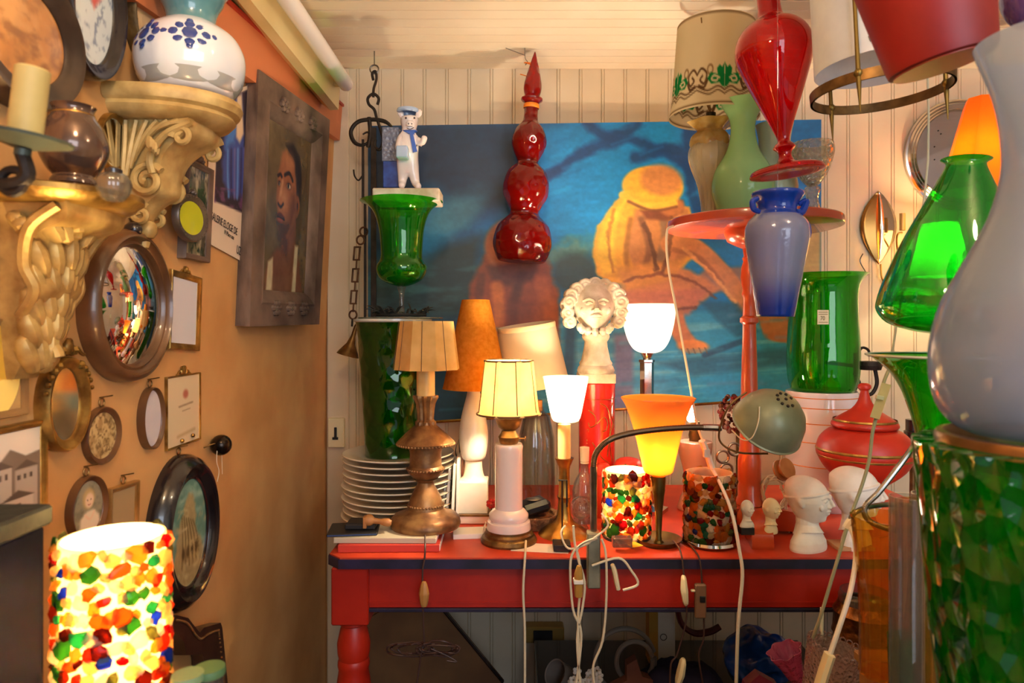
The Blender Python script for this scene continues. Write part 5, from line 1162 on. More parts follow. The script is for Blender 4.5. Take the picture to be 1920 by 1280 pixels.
t = empty('ink_pad', 'small black ink pad stacked on the leather folder', 'ink pad', (a.x+.012, 1.61, zb2+.0073)); G().box((-.035, -.028, 0), (.035, .028, .012), .002).build('pad_case', M('pad_case', (38, 34, 34), .5), t); G().box((-.032, -.025, .012), (.032, .025, .0135), 0).build('lid_plate', m_black, t)
b = (a.x+.055, 1.585, zb2+.026)
t = empty('wooden_stamp', 'turned wooden hand stamp lying on the ink pad', 'stamp', b)
m_beech = M('beech', (186, 126, 70), .5, 0, (160, 100, 52), 25)
Mx = Matrix.Rotation(PI/2+.12, 4, 'Y')
G().lathe([(0, -.028), (.013, -.028), (.014, -.022), (.012, -.016), (.007, -.010), (.006, .004), (.009, .014), (.0095, .024), (.006, .03), (0, .031)], segs=24, M_=Mx).build('handle', m_beech, t)
G().box((-.034, -.012, -.014), (-.026, .012, .012), .001).build('stamp_block', m_beech, t)
a = P(886, 993, 1.70)
t = empty('card_box', 'white card box on the table by the porcelain column', 'box', (a.x, 1.66, TZ)); g = G().box((-.045, -.03, 0), (.04, .03, .012), .001, Matrix.Rotation(.1, 4, 'Z')); g.build('box_body', m_paperw, t); G().box((.022, -.03, .012), (.024, .03, .035), 0, Matrix.Rotation(.35, 4, 'Y')).build('open_flap', m_paperw, t)
for i, (px, lean, cov, lab, zz, h) in enumerate(((842, 9, (206, 190, 160), 'tall pale folder leaning beside the plate stack', 1.86, .135), (853, 5, (176, 160, 140), 'grey brown folder upright between plates and marble lamp', 1.84, .15), (862, 2, (226, 216, 200), 'white folder upright against the marble lamp plinth', 1.85, .16), (834, 14, (60, 70, 52), 'dark green folder leaning low behind the silvered lamp', 1.88, .10))):
    a = P(px, 960, zz); t = empty('folder', lab, 'folder', (a.x, zz, TZ)); G().box((-.004, -.09, 0), (.004, .09, h), .001).build('cover', M('folder_card', cov, .7), t); G().box((-.003, -.091, .002), (.003, .089, h+.003)).build('papers', m_paperw, t); t.rotation_euler = (0, math.radians(lean*.5), 0); t.location.z += .0006
t = T('feather_spray', 'spray of grey feather leaves rising behind the plates', 'plant', 870, 900, 1.90)
g = G()
for (px, py, w) in ((866, 790, 7), (878, 770, 8), (858, 815, 6), (884, 800, 6), (872, 760, 4)):
    g.tube([t.p(862, 930), t.p(862+(px-862)*.3, 870), t.p(px-4, py+30), t.p(px+6, py)], [1.5*t.k, w*t.k, w*t.k, .5*t.k], 6, 5, flat=.15)
g.build('leaves', M('grey_feather', (120, 122, 112), .6, 0, (70, 74, 66), 30), t.r); t.L('holder', m_dark, [(0, HZ+(EYE-TZ)*F/1.9), (10, HZ+(EYE-TZ)*F/1.9), (12, 920), (10, 920), (8, 945)])
a = P(1002, 960, 1.75)
t = T('camera_case', 'small black leather case lying in a fur lined tray', 'case', 1004, 960, 1.76)
G().box((-.042, -.03, 0), (.038, .035, .032), .01, Matrix.Rotation(.35, 4, 'Z') @ Matrix.Rotation(-.2, 4, 'Y')).build('leather_case', m_black, t.r); G().ell((-.005, -.005, .035), (.022, .016, .004), 12).build('silver_wing', m_steel, t.r)
t = T('wicker_tray', 'brown wicker tray between porcelain column and candlestick', 'tray', 1004, 985, 1.74)
t.L('basket', M('wicker', (150, 100, 60), .8, 0, (90, 56, 32), 50, 1, 70, .008), [(0, 984), (40, 984), (44, 975), (46, 962), (44, 960), (41, 970), (0, 974)], wob=lambda a, z: 1+.03*math.cos(18*a))
t = T('flower_pick', 'little artificial red flower beside the porcelain column', 'flower', 921, 960, 1.72)
b = HZ+(EYE-TZ)*F/1.72
g = G()
for i in range(7): a = 2*PI*i/7; g.ell(t.p(921+6*math.cos(a), 944+6*math.sin(a)), (4*t.k, 4*t.k, 4*t.k), 8)
g.build('petals', M('red_petal', (200, 40, 40), .6), t.r); t.tube('stem', M('leaf_stem', (60, 80, 40), .6), [(921, 946), (923, 970), (920, b)], 1.2)
t = T('card_stand', 'thin black wire card stand on black foot at table front', 'stand', 1055, 1031, 1.55)
t.box('foot', m_black, 1038, 1071, 1022, 1034, -.02, .025, 1); g = G().tube([t.p(1054, 1022), t.p(1054, 900), t.p(1047, 900), t.p(1063, 900), t.p(1063, 950)], 1.6*t.k, 6, 1); g.build('wire_frame', m_black, t.r)
t = T('glass_bottle', 'slim clear glass bottle with pale cork by the gooseneck', 'bottle', 1096, HZ+(EYE-TZ)*F/1.78, 1.78)
b = t.py
t.L('body', m_clear, [(0, b), (22, b), (23, b-4), (23, 920), (16, 896), (9, 884), (8, 866), (9, 864)], sm=2, th=2); t.L('stopper', M('cork_pale', (206, 186, 156), .8), [(0, 868), (8, 868), (9, 838), (0, 836)])
t = T('glass_ball', 'clear glass ball ornament standing before the slim bottle', 'ornament', 1090, 952, 1.72); g = G().ell((0, 0, 0), 22*t.k, 24); g.build('ball', m_clear, t.r); t.L('foot', m_clear, [(0, HZ+(EYE-TZ)*F/1.72), (14, HZ+(EYE-TZ)*F/1.72), (6, 976), (6, 973), (0, 973)])
for px, z, lab, hw, top in ((1178, 1.80, 'red lidded lacquer pot behind the lit mosaic lamp', 28, 858), (1128, 1.82, 'smaller red lacquer pot between gooseneck and lit mosaic lamp', 18, 866)):
    b = HZ+(EYE-TZ)*F/z; t = T('lacquer_pot', lab, 'pot', px, b, z); t.L('body', m_urn, [(0, b), (hw*.7, b), (hw, b-20), (hw, top+24), (hw-1, top+22), (0, top+22)], sm=1); t.L('lid', m_urn, [(hw+1, top+22), (hw+1, top+18), (hw*.8, top+5), (hw*.4, top), (0, top)], sm=2)
b = HZ+(EYE-TZ)*F/1.9
t = T('porcelain_vase', 'pale pink porcelain bottle lamp base behind the unlit mosaic lamp', 'lamp', 1303, b, 1.9)
t.L('body', M('pink_porcelain', (226, 178, 150), .2, coat=.5), [(0, b), (30, b), (32, b-6), (26, 930), (20, 910), (22, 880), (30, 850), (32, 830), (26, 826), (0, 826)], sm=3); t.L('bulb_holder', m_brassd, [(0, 828), (10, 828), (12, 815), (9, 800), (9, 790), (0, 790)])
t.L('candle_bulb', EM('flame_bulb', (1, .82, .6), .5, .012), [(0, 792), (6, 788), (9, 776), (5, 762), (0, 752)], sm=3, dx=-8)
b = HZ+(EYE-TZ)*F/1.64
t = T('place_card', 'small glass cube with yellow slip on the table before mosaic lamp', 'ornament', 1166, 1024, 1.545)
G().box((-.022, -.012, 0), (.022, .012, .022), .002).build('glass_cube', GL('smoky_cube', (200, 180, 170), (170, 150, 140), .35), t.r); G().box((.018, -.02, 0), (.045, .012, .0012), 0, Matrix.Rotation(.5, 4, 'Z')).build('yellow_slip', M('yellow_slip', (240, 196, 40), .7), t.r)
a = P(1010, 1030, 1.56); t = empty('paper_sheet', 'white paper sheet under the candlestick and porcelain column', 'paper', (a.x, 1.565, TZ+.0003)); G().box((-.06, -.03, 0), (.07, .03, .0006), 0, Matrix.Rotation(-.15, 4, 'Z')).build('sheet', m_paperw, t)
t = T('coil_of_wire', 'loose coil of cream wire and wooden reel behind small busts', 'wire', 1458, 965, 1.68)
g = G()
for i in range(7): g.tube([t.p(1452+random.uniform(-5, 5)+(18+i)*math.cos(u), 925+random.uniform(-6, 6)+(26+i*2)*math.sin(u), random.uniform(-.01, .02)) for u in np.linspace(0, 2*PI, 12)], 1.3*t.k, 5, 3)
g.tube([t.p(1470, 900), t.p(1476, 960), t.p(1480, HZ+(EYE-TZ)*F/1.68)], 1.4*t.k, 5); g.build('coil', m_cord, t.r)
G().lathe([(0, -.012), (.026, -.012), (.026, -.008), (.016, -.006), (.016, .006), (.026, .008), (.026, .012), (0, .012)], t.p(1470, 880), 28, Matrix.Rotation(1.1, 4, 'X') @ Matrix.Rotation(.5, 4, 'Y')).build('wooden_reel', m_beech, t.r)
# ================================================================= hanging glass
def thread(t, top_local, name='hanging_thread', r=.0006):
    R = t.r.rotation_euler.to_matrix(); p = Vector(top_local); w = R @ p+t.r.location; q = R.transposed() @ (Vector((w.x, w.y, CEIL+.002))-t.r.location)
    return G().tube([p, q], r, 5, 1).build(name, m_thread, t.r)
t = T('glass_decanter', 'tall crackled ruby glass gourd decanter with pointed stopper, hanging', 'decanter', 977, 491, 2.08, rot=3.8)
t.L('body', m_redb, [(0, 491), (36, 491), (46, 486), (54, 466), (55, 450), (48, 424), (30, 405), (27, 398), (31, 388), (42, 366), (43, 346), (36, 322), (22, 308), (20, 302), (24, 292), (32, 274), (32, 258), (25, 240), (14, 226), (13, 200), (14, 192), (20, 188), (20, 184)], sm=3, th=1.6, segs=56)
t.L('stopper', m_redb, [(0, 196), (10, 194), (12, 186), (17, 165), (14, 145), (7, 118), (1.5, 98), (0, 97)], sm=3)
m_rib = M('orange_ribbon', (240, 130, 24), .5)
t.L('ribbon', m_rib, [(14.2, 203), (14.8, 202), (14.8, 196), (14.2, 195)])
t.tube('hanging_strap', m_rib, [(985, 200, -.012), (970, 190, 0), (969, 160, .0), (975, 140, 0), (985, 122, 0)], 3, flat=.3)
t.tube('strap_tails', m_rib, [(984, 124), (972, 118), (958, 118), (972, 122), (974, 142), (952, 140)], 2.2, flat=.3)
h = T('ceiling_hook', 'thin wire ceiling hook over the ruby decanter', 'hook', 982, 112, 2.08); G().tube([h.p(985, 122), h.p(989, 116), h.p(985, 110), h.p(984, 100), (h.p(984, 100).x, 0, CEIL+.002-h.o.z)], .0013, 6).tube([h.p(985, 104), h.p(948, 90, -.02)], .0012, 5, 1).build('wire', m_steel, h.r)
# wrought iron balance with chain and bell
z = 2.06
t = T('iron_balance', 'wrought iron hanging steelyard with hooks and long bars at wall corner', 'scale', 700, 300, z)
k = t.k; p = t.p
g = G().tube([p(702, 96), p(702, 122)], 1.2*k, 6, 1); g.tube([p(702+8*math.sin(u), 130-8*math.cos(u)) for u in np.linspace(0, 2*PI, 13)], 1.6*k, 6, 2); g.build('eye_bolt', m_steel, t.r)
g = G().tube([p(700, 150), p(698, 138), p(704, 134), p(706, 148), p(701, 166), p(700, 182)], 2.6*k, 7); g.tube([p(708, 196), p(710, 184), p(700, 176), p(690, 184), p(692, 196), p(702, 206), p(707, 226)], 2.8*k, 7); g.build('s_hook', m_iron, t.r)
g = G().tube([p(735, 238), p(722, 228), p(700, 224), p(672, 228), p(658, 246), p(664, 266), p(680, 272), p(694, 262), p(690, 248), p(680, 252)], [2*k, 4*k, 4*k, 4*k, 4*k, 4*k, 3*k, 2*k, 2*k, 1.5*k], 8); g.tube([p(692, 220), p(694, 250), p(690, 276)], 4*k, 8); g.tube([p(708, 226), p(718, 262), p(712, 280), p(702, 274), p(704, 262)], 3*k, 7); g.build('scroll_hook', m_iron, t.r)
g = G().box(p(695, 600, -.004), p(706, 240, .004), .001); g.build('long_bar', m_iron, t.r)
g = G().box(p(678, 380, -.003), p(683, 262, .003)).box(p(682, 596, .006), p(687, 372, .012)); g.build('side_bar', m_iron, t.r)
G().tube([p(679, 330), p(672, 338), p(665, 330), p(663, 318)], 1.6*k, 6).build('barb', m_iron, t.r)
g = G(); 
for i in range(3):
    y = 462+i*41; x = 671-i*3
    for s in (-5, 5): g.tube([p(x+s-1, y, .0), p(x+s-3, y+26, .0)], 1.9*k, 6, 1)
    g.tube([p(x-7, y+1), p(x+6, y+1)], 1.8*k, 6, 1); g.tube([p(x-9, y+25), p(x+4, y+25)], 1.8*k, 6, 1); g.tube([p(x-2, y+26), p(x-3, y+41)], 1.6*k, 6, 1)
for cx, cy in ((682, 434), (676, 450), (662, 590)): g.tube([p(cx+7*math.cos(u), cy+8*math.sin(u)) for u in np.linspace(0, 2*PI, 13)], 1.8*k, 6, 2)
g.build('chain', M('rusty_iron', (110, 70, 44), .6, .5, (70, 44, 30), 40), t.r)
t = T('bell', 'old bronze servant bell hanging on the iron chain', 'bell', 655, 666, z)
G().lathe([(.003, .10), (.006, .09), (.007, .06), (.014, .035), (.028, .012), (.034, 0), (.031, 0), (.012, .034), (0, .05)], (-.005, 0, 0), 32, M_=Matrix.Rotation(.28, 4, 'Y')).build('bell_body', m_brassd, t.r); G().tube([t.p(661, 598), t.p(660, 612)], 2*t.k, 6, 1).build('hanger', m_iron, t.r)
c = P(634, 806, ZB-.004)
t = empty('wall_switch', 'yellowed wall switch box with black lever by the corner', 'switch', c+Vector((0, -.001, 0)))
G().box((-.026, -.03, -.052), (.026, 0, .042), .002).build('box_cover', m_ivory, t); G().box((-.004, -.036, -.022), (.004, -.03, .014), .001).box((-.01, -.034, -.026), (.008, -.03, -.018), 0).build('lever', m_black, t)
# ruby amphora and blue vase
t = T('glass_amphora', 'ruby red glass footed ewer with handle, hanging tilted', 'jug', 1476, 328, 1.35, rot=-6.2)
t.L('body', m_redg, [(0, 322), (60, 326), (66, 322), (60, 316), (24, 308), (13, 298), (12, 286), (17, 280), (20, 276), (16, 270), (11, 264), (14, 250), (30, 210), (50, 160), (66, 116), (70, 92), (64, 66), (48, 46), (30, 36), (22, 24), (20, -10), (20, -60), (26, -84), (34, -92)], sm=3, th=1.6, segs=56)
t.tube('handle', m_redg, [(1468, 40), (1482, 25), (1486, -20), (1478, -60), (1454, -78)], 5.5); thread(t, (0, 0, 420*t.k))
t = T('vase', 'frosted pale blue glass vase with trailed blue handles, hanging before pedestal table', 'vase', 1454, 593, 1.22, rot=1)
grad(m_blueg, .006, .085, (90, 124, 224), (44, 92, 214)); t.L('body', m_blueg, [(0, 593), (30, 593), (34, 588), (42, 540), (54, 470), (58, 440), (54, 418), (40, 402), (34, 394), (36, 380), (46, 366), (44, 361)], sm=3, th=2)
m_bdeep = GL('deep_blue_glass', (70, 110, 220), (40, 90, 210), .55, rough=.05)
t.L('blue_lip', m_bdeep, [(47, 412), (41, 402.5), (35, 394), (37, 380), (47, 366), (45, 360)], sm=3); t.tube('handle', m_bdeep, [(1494, 382, -.01), (1508, 376, -.012), (1500, 396, -.015), (1490, 400, -.02), (1508, 420, -.02), (1512, 440, -.02), (1505, 452, -.022)], [4, 6, 7, 6, 7, 6, 4]); t.tube('small_handle', m_bdeep, [(1418, 372, -.02), (1408, 378, -.02), (1410, 392, -.02), (1422, 398, -.02)], [4, 6, 6, 4])
thread(t, (0, .0, 233*t.k))
# ================================================================= back wall, right side
def onwall(name, label, cat, px, py, off=.0): c = P(px, py, ZB-.002-off); return empty(name, label, cat, c), (ZB)/F
t, k = onwall('round_mirror', 'round mirror with ribbed chrome rim on the beadboard', 'mirror', 1798, 292)
Mx = Matrix.Rotation(PI/2, 4, 'X')
G().lathe([(104*k, 0), (104*k, .012), (101*k, .014), (99*k, .011), (96*k, .015), (94*k, .011), (91*k, .016), (89*k, .012), (86*k, .017), (83*k, .012), (82*k, .004)], segs=72, M_=Mx).build('ribbed_rim', m_chrome, t)
G().lathe([(0, .006), (83*k, .006), (83*k, .0), (0, .0)], segs=64, M_=Mx).build('mirror_glass', M('bluish_mirror', (206, 214, 236), .06, 1, (188, 196, 220), 3), t)
g = G()
for px, py in ((1750, 276), (1762, 252), (1757, 246), (1750, 300)): g.ell((P(px, py, ZB)-P(1798, 292, ZB))+Vector((0, -.0065, 0)), .0026, 6)
g.build('dark_specks', m_black, t)
t, k = onwall('leaf_sconce', 'folded metal leaf wall sconce with brass stem', 'lamp', 1645, 430)
g = G(); n = 14
def leafpt(s, u): # u 0..1 along the height
    w = math.sin(PI*(u**.95))**.9; return (s*34*k*w, -.008-.012*(1-abs(s))*w, (72-138*u)*k)
mL = M('brushed_metal_warm', (190, 160, 112), .25, .9, (150, 120, 80), 16); mR = m_chrome
for s, nm, mm_ in ((-1, 'dark_leaf_half', M('bronze_leaf', (150, 110, 56), .25, .9)), (1, 'bright_leaf_half', m_chrome)):
    g = G(); v = []
    for i in range(n+1):
        for j in range(5): v.append(leafpt(s*j/4, i/n))
    f = [(i*5+j, i*5+j+1, (i+1)*5+j+1, (i+1)*5+j) for i in range(n) for j in range(4)]; g.add(v, f); o = g.build(nm, mm_, t, 60); so = o.modifiers.new('solid', 'SOLIDIFY'); so.thickness = .002
G().tube([(0, -.02, -66*k), (2*k, -.02, -90*k), (12*k, -.014, -104*k), (24*k, -.008, -110*k), (24*k, .0, -110*k)], .003, 7).build('brass_stem', m_brass, t)
G().tube([(-30*k, -.01, -46*k), (-36*k, -.012, -60*k), (-26*k, -.01, -78*k), (-20*k, -.006, -86*k)], .0016, 6).build('wire', m_dark, t)
t, k = onwall('wall_sconce', 'small brass candle sconce with lit white shade behind green glass', 'lamp', 1705, 445)
L = lambda px, py, d: (P(px, py, ZB-d)-t.location)
G().lathe([(.009, 0), (.009, .055), (0, .055)], L(1692, 432, .05), 16).build('candle_sleeve', M('brass_sleeve', (200, 160, 90), .4, .3), t)
G().tube([L(1692, 436, .05), L(1682, 441, .045), L(1684, 470, .02), L(1700, 480, .004)], .003, 7).build('arm', m_brass, t)
G().lathe([(.085, -.09), (.05, .075), (.048, .075), (.083, -.09)], L(1762, 464, .12), 40, closed=True).build('white_shade', SH('white_cloth', (250, 236, 200), .6), t)
q = L(1762, 464, .12); G().ell(q, .016, 12).build('bulb', EM('lit_bulb', (1, .78, .48), 7, .016), t); G().tube([q, q+Vector((0, .118, -.02))], .004, 7, 1).build('shade_arm', m_brass, t)
t = T('pendant_lamp', 'glowing orange cone glass lampshade before the round mirror', 'lamp', 1836, 360, 1.95, rot=4)
t.L('glass', SH('orange_opal', (255, 176, 50), .6, gloss=.4), [(62, 360), (56, 300), (36, 200), (32, 186), (0, 186)], th=2, segs=8, ang=20); thread(t, (0, 0, 174*t.k)); t.bulb(1836, 290, 10, 1.1, (1, .62, .2))
# pendant lantern with brass ring and spikes
t = T('pendant_lantern', 'frosted glass cylinder pendant held in a brass ring with three spikes', 'lamp', 1650, 160, 1.18, rot=-3)
k = t.k
t.L('glass_cylinder', SH('etched_glass', (244, 246, 248), .45, (236, 238, 242), 30, clear=.08, gloss=.4), [(112, 128), (112, -300)], th=2)
t.L('brass_ring', m_brassd, [(121, 178), (122, 160), (118, 160), (117, 178)], th=0)
m_spk = M('old_brass_rod', (120, 96, 44), .4, .8)
R = 120*k
for i, a in enumerate((-2.35, 1.9, -.05)):
    c, s = math.cos(a)*R, math.sin(a)*R
    g = G().tube([(c, s, 440*k), (c, s, 60*k), (c, s, -20*k), (c, s, -72*k)], [3.6*k, 3.6*k, 4.5*k, 1*k], 8, 1); g.ell((c, s, -4*k), 8*k, 10); g.build('spike', m_spk, t.r)
G().lathe([(0, 440*k), (124*k, 440*k), (124*k, 448*k), (0, 452*k)], segs=40).tube([(0, 0, 450*k), (.01, 0, CEIL+.004-t.o.z)], 6*k, 8, 1).build('ceiling_plate', m_spk, t.r)
g = G()
for i in range(26):
    a = -2.05+random.uniform(-.16, .16); z0 = 40*k+i*13*k; x = 112.4*k
    q = [(x*math.cos(a+random.uniform(-.08, .08)), x*math.sin(a), z0+random.uniform(-6, 8)*k) for _ in range(4)]; q = [(p_[0], -math.sqrt(max(0, x*x-p_[0]**2)), p_[2]) for p_ in q]; g.tube(q, .9*k, 4, 3)
g.build('etched_script', M('etched_grey', (120, 120, 124), .7), t.r)
t = T('glass_pot', 'opaque red glass flowerpot shade hanging tilted near the camera', 'lamp', 1768, 128, .74, rot=-13)
t.L('body', M('red_opaline', (140, 12, 10), .5, 0, (116, 8, 8), 10), [(0, 120), (80, 122), (90, 118), (93, 105), (116, -60), (122, -110)], sm=1, th=3); t.L('base_disc', M('red_base', (176, 60, 34), .4), [(0, 124), (82, 123), (82, 121), (0, 121)]); thread(t, (0, 0, 200*t.k))
G().ell((.062, -.01, .075), .008, 10).build('pink_bead', M('pink_glass', (240, 60, 160), .15), t.r)
t = T('glass_float', 'purple tinted glass ball hanging at the top corner', 'ornament', 1920, 52, .95)
t.L('ball', GL('purple_glass', (196, 170, 206), (150, 110, 170), .35), [(0, 54), (10, 52), (26, 36), (38, 6), (36, -22), (20, -44), (8, -52), (8, -64)], sm=3, th=2); thread(t, (0, 0, 116*t.k))
# ================================================================= crate and counter with the near glass
CZ = .745
t = empty('crate', 'low wooden crate carrying the amber vases', 'crate', (.85, 1.04, 0))
m_crate = M('crate_wood', (170, 126, 70), .6, 0, (130, 92, 48), 14, .2, 40, stretch=(.2, 1, 1))
xl = .575
g = G().box((xl-.85, -.13, CZ-.016), (.42, .11, CZ), .002); g.build('top_board', m_crate, t)
g = G()
for a in (xl-.85+.004, .40): G().box((a, -.12, 0), (a+.018, .10, CZ-.016), .002).build('side_board', m_crate, t); G().box((xl-.85+.022, .085, .0), (.40, .10, CZ-.016), .001).build('rear_board', m_crate, t)
t = empty('counter', 'dark wooden counter under the big green glass lamp', 'counter', (.62, .56, 0)); CN = .80
G().box((-.30, -.22, CN-.03), (.55, .26, CN), .003).build('worktop', m_dark, t); G().box((-.28, -.20, 0), (.53, .24, CN-.03), .002).build('cabinet', m_dark, t)
t = T('oil_lamp', 'big lamp with emerald green ribbed glass font and white opaline chimney', 'lamp', 1987, HZ+(EYE-CN)*F/.60, .60)
m_emer = GL('ribbed_emerald', (110, 222, 90), (0, 160, 20), .26, bp=1, bs=42, bd=.02, refl=.9, bkind='TexVoronoi', stretch=(1, 1, .6), rough=.05)
b = t.py
t.L('green_font', m_emer, [(0, b), (150, b), (158, b-10), (175, 1500), (196, 1330), (212, 1180), (226, 1000), (236, 880), (240, 842), (236, 836), (204, 834)], sm=2, th=4, segs=64, wob=lambda a, z: 1+.012*math.cos(18*(a+z*9)))
t.L('collar', M('brass_collar', (150, 112, 70), .3, .8, (110, 80, 50), 18), [(200, 872), (202, 866), (202, 826), (198, 818), (186, 816), (182, 822), (182, 872)])
m_wh = GL('white_opaline', (214, 222, 232), (206, 218, 236), .40, rough=.08, refl=.55, bp=.2, bs=90)
t.L('chimney', m_wh, [(150, 816), (176, 800), (200, 764), (212, 706), (210, 640), (190, 560), (150, 480), (112, 400), (92, 320), (92, 250), (104, 170), (128, 96), (136, 70)], sm=3, th=3, segs=64)
# green lampshade on stem in a flared green vase
t = T('vase', 'flared green swirled glass vase behind the white opaline chimney', 'vase', 1776, HZ+(EYE-CZ)*F/1.08, 1.08); b = t.py
t.L('body', m_green, [(0, b), (56, b), (60, b-10), (52, 1100), (46, 950), (48, 850), (60, 780), (84, 716), (112, 682), (136, 666)], sm=3, th=2.5, wob=lambda a, z: 1+.012*math.cos(16*(a+z*6)))
t.L('pale_rim', M('pale_green_rim', (196, 206, 180), .2, coat=.4), [(134, 669), (138, 667), (138, 664), (133, 664)])
t = T('table_lamp', 'emerald green bell glass shade with leafy neck, above flared vase', 'lamp', 1786, 628, 1.08, rot=4.5)
t.L('bell', m_greene, [(26, 628), (70, 624), (110, 612), (130, 590), (131, 570), (122, 530), (98, 460), (68, 390), (46, 340), (34, 312), (34, 304), (42, 298)], sm=3, th=2.5, segs=56)
t.L('glass_stem', m_clear, [(0, 672), (24, 672), (20, 664), (18, 650), (20, 636), (30, 628), (0, 627)], dx=-4)
o = t.L('knobbed_rod', m_greene, [(0, 596), (16, 590), (14, 560), (20, 540), (13, 520), (14, 500), (20, 480), (12, 460), (13, 440), (19, 420), (11, 400), (12, 370), (9, 340), (0, 330)], sm=2, dx=14, dy=-.02)
t.L('glass_saucer', m_greene, [(0, 574), (60, 572), (112, 566), (114, 563), (60, 568), (0, 570)])
# iron fitting, gooseneck, cords
t = T('iron_bracket', 'rusty iron pulley fitting with scrolls beside the green vase', 'bracket', 1628, 700, 1.95)
g = G().tube([t.p(1604, 662), t.p(1604, 690), t.p(1608, 720), t.p(1630, 740), t.p(1644, 720), t.p(1640, 690)], 3.5*t.k, 7); g.tube([t.p(1606, 668), t.p(1616, 652), t.p(1628, 656), t.p(1630, 668)], 2.5*t.k, 7); g.tube([t.p(1600, 700, -.01), t.p(1612, 716, -.01), t.p(1604, 732, -.01), t.p(1616, 744, -.01)], 2*t.k, 6); g.build('scrolls', m_iron, t.r)
G().lathe([(0, -.012), (.03, -.012), (.034, 0), (.03, .012), (0, .012)], t.p(1630, 685), 28).build('pulley', m_iron, t.r); G().tube([t.p(1640, 690), (t.p(1640, 690).x, ZB-1.95, t.p(1640, 690).z)], .006, 8, 1).build('wall_arm', m_iron, t.r)
t = T('gooseneck_lamp', 'bent steel gooseneck arm looping over the amber vases', 'lamp', 1690, HZ+(EYE-CZ)*F/1.12, 1.12)
b = t.py
ps = [(1726, 818, .0), (1690, 868, 0), (1648, 922, 0), (1622, 950, 0), (1628, 974, 0), (1662, 990, -.01), (1710, 998, -.02), (1760, 1006, -.02)]
q = smooth_pts([t.p(*a) for a in ps], 22); G().tube(q, [5.2*t.k*(1+.10*(i % 2)) for i in range(len(q))], 10, 1).build('gooseneck', m_steel, t.r)
ps = [(1592, 980, .0), (1604, 960, 0), (1640, 948, .01), (1690, 946, .03), (1760, 954, .04), (1764, 985, .04), (1768, 1100, .04), (1768, b, .04)]
q = smooth_pts([t.p(*a) for a in ps], 22); G().tube(q, [4.6*t.k*(1+.10*(i % 2)) for i in range(len(q))], 10, 1).build('lower_arm', m_steel, t.r)
t.tube('tip_sleeve', m_steel, [(1726, 818), (1732, 808), (1738, 800)], 6.5, sm=1); t.tube('end_ring', m_cordw, [(1586, 990), (1592, 980), (1598, 974)], 8, sm=1)
t.tube('cord', m_cordw, [(1592, 984), (1602, 1010, -.02), (1604, 1050, -.03), (1594, 1110, -.05), (1572, 1180, -.06), (1552, 1238, -.06)], 4.6)
s = t.tube('ivory_switch', M('pale_ivory', (226, 216, 176), .4), [(1556, 1226, -.065), (1546, 1256, -.065), (1530, 1310, -.065)], [13, 13, 13], sm=1, flat=.7)
t = T('hanging_cord', 'grey green flex with ivory rocker switch falling past the red urn', 'cord', 1640, 750, 1.3)
t.tube('flex', m_cordg, [(1668, 690), (1656, 720), (1646, 770), (1636, 810), (1630, 860), (1616, 910), (1594, 970, -.01), (1570, 1050, -.01), (1540, 1150, .0), (1524, 1196, .02)], 3.2)
G().tube([t.p(1668, 690), t.p(1690, 560, .05), t.p(1740, 300, .1), (t.p(1740, 300, .1).x+.01, .14, CEIL+.002-t.o.z)], .0022, 6).build('upper_flex', m_cordg, t.r)
t.tube('rocker_switch', M('greenish_ivory', (214, 218, 190), .35), [(1640, 784, -.005), (1662, 720, -.005)], [17, 17], sm=1, segs=4, flat=.55); g = G(); c = t.p(1649, 745, -.015); g.box((-.007, -.004, -.004), (.007, .004, .004), .001, Matrix.Rotation(.2, 4, 'Y'), c); g.build('rocker', m_paperw, t.r)
for px, hw, z, top, lab in ((1660, 58, 1.07, 968, 'tall amber ribbed glass vase standing on the crate edge'), (1722, 38, .985, 940, 'second amber ribbed glass vase, behind the clear tumbler')):
    b = HZ+(EYE-CZ)*F/z
    t = T('vase', lab, 'vase', px, b, z, 'amber glass vases on the crate'); t.L('body', m_amberg, [(0, b), (hw*.72, b), (hw*.76, b-12), (hw*.76, 1150), (hw*.85, 1060), (hw*.97, 985), (hw*1.02, top)], sm=3, th=2.5, wob=lambda a, z: 1+.03*math.cos(14*a))
for px, hw, z, top, lab in ((1700, 30, .93, 930, 'tall clear glass cylinder vase between amber vases and green font'), (1740, 28, 1.0, 925, 'slim clear glass vase beside the emerald green font')):
    b = HZ+(EYE-CZ)*F/z; t = T('vase', lab, 'vase', px, b, z, 'clear glass vases on the crate'); t.L('body', m_clear, [(0, b), (hw, b), (hw, b-30), (hw, top)], th=2); t.L('thick_base', m_clear2, [(0, b-3), (hw*.9, b-3), (hw*.9, b-60), (0, b-70)])
for px, top, z, lab in ((1690, 1190, .98, 'small dark green tumbler on the crate among clear vases'), (1726, 1215, 1.04, 'little cut glass tumbler behind the dark green tumbler')):
    b = HZ+(EYE-CZ)*F/z; t = T('tumbler', lab, 'glass', px, b, z); t.L('body', m_green if top < 1200 else m_clear2, [(0, b), (20, b), (24, top)], th=3)
# ================================================================= under the table
FZ = lambda z: HZ+EYE*F/z
m_card = M('brown_cardboard', (120, 84, 48), .8, 0, (98, 66, 38), 8)
t = empty('board_panel', 'big brown board standing on its corner under the table', 'board', P(790, 1290, 2.0))
pts = [(690, 1160), (755, 1122), (815, 1120), (945, 1278), (850, 1480), (690, 1480)]
g = G().prism([((px-790)*2.0/F, (1290-py)*2.0/F) for px, py in pts], .012); g.build('panel', m_card, t)
t.location.z += 0
g = G().tube([((px-790)*2.0/F, -.004, (1290-py)*2.0/F) for px, py in ((815, 1122), (943, 1277))], .005, 6, 1); g.build('dark_edge', m_dark, t)
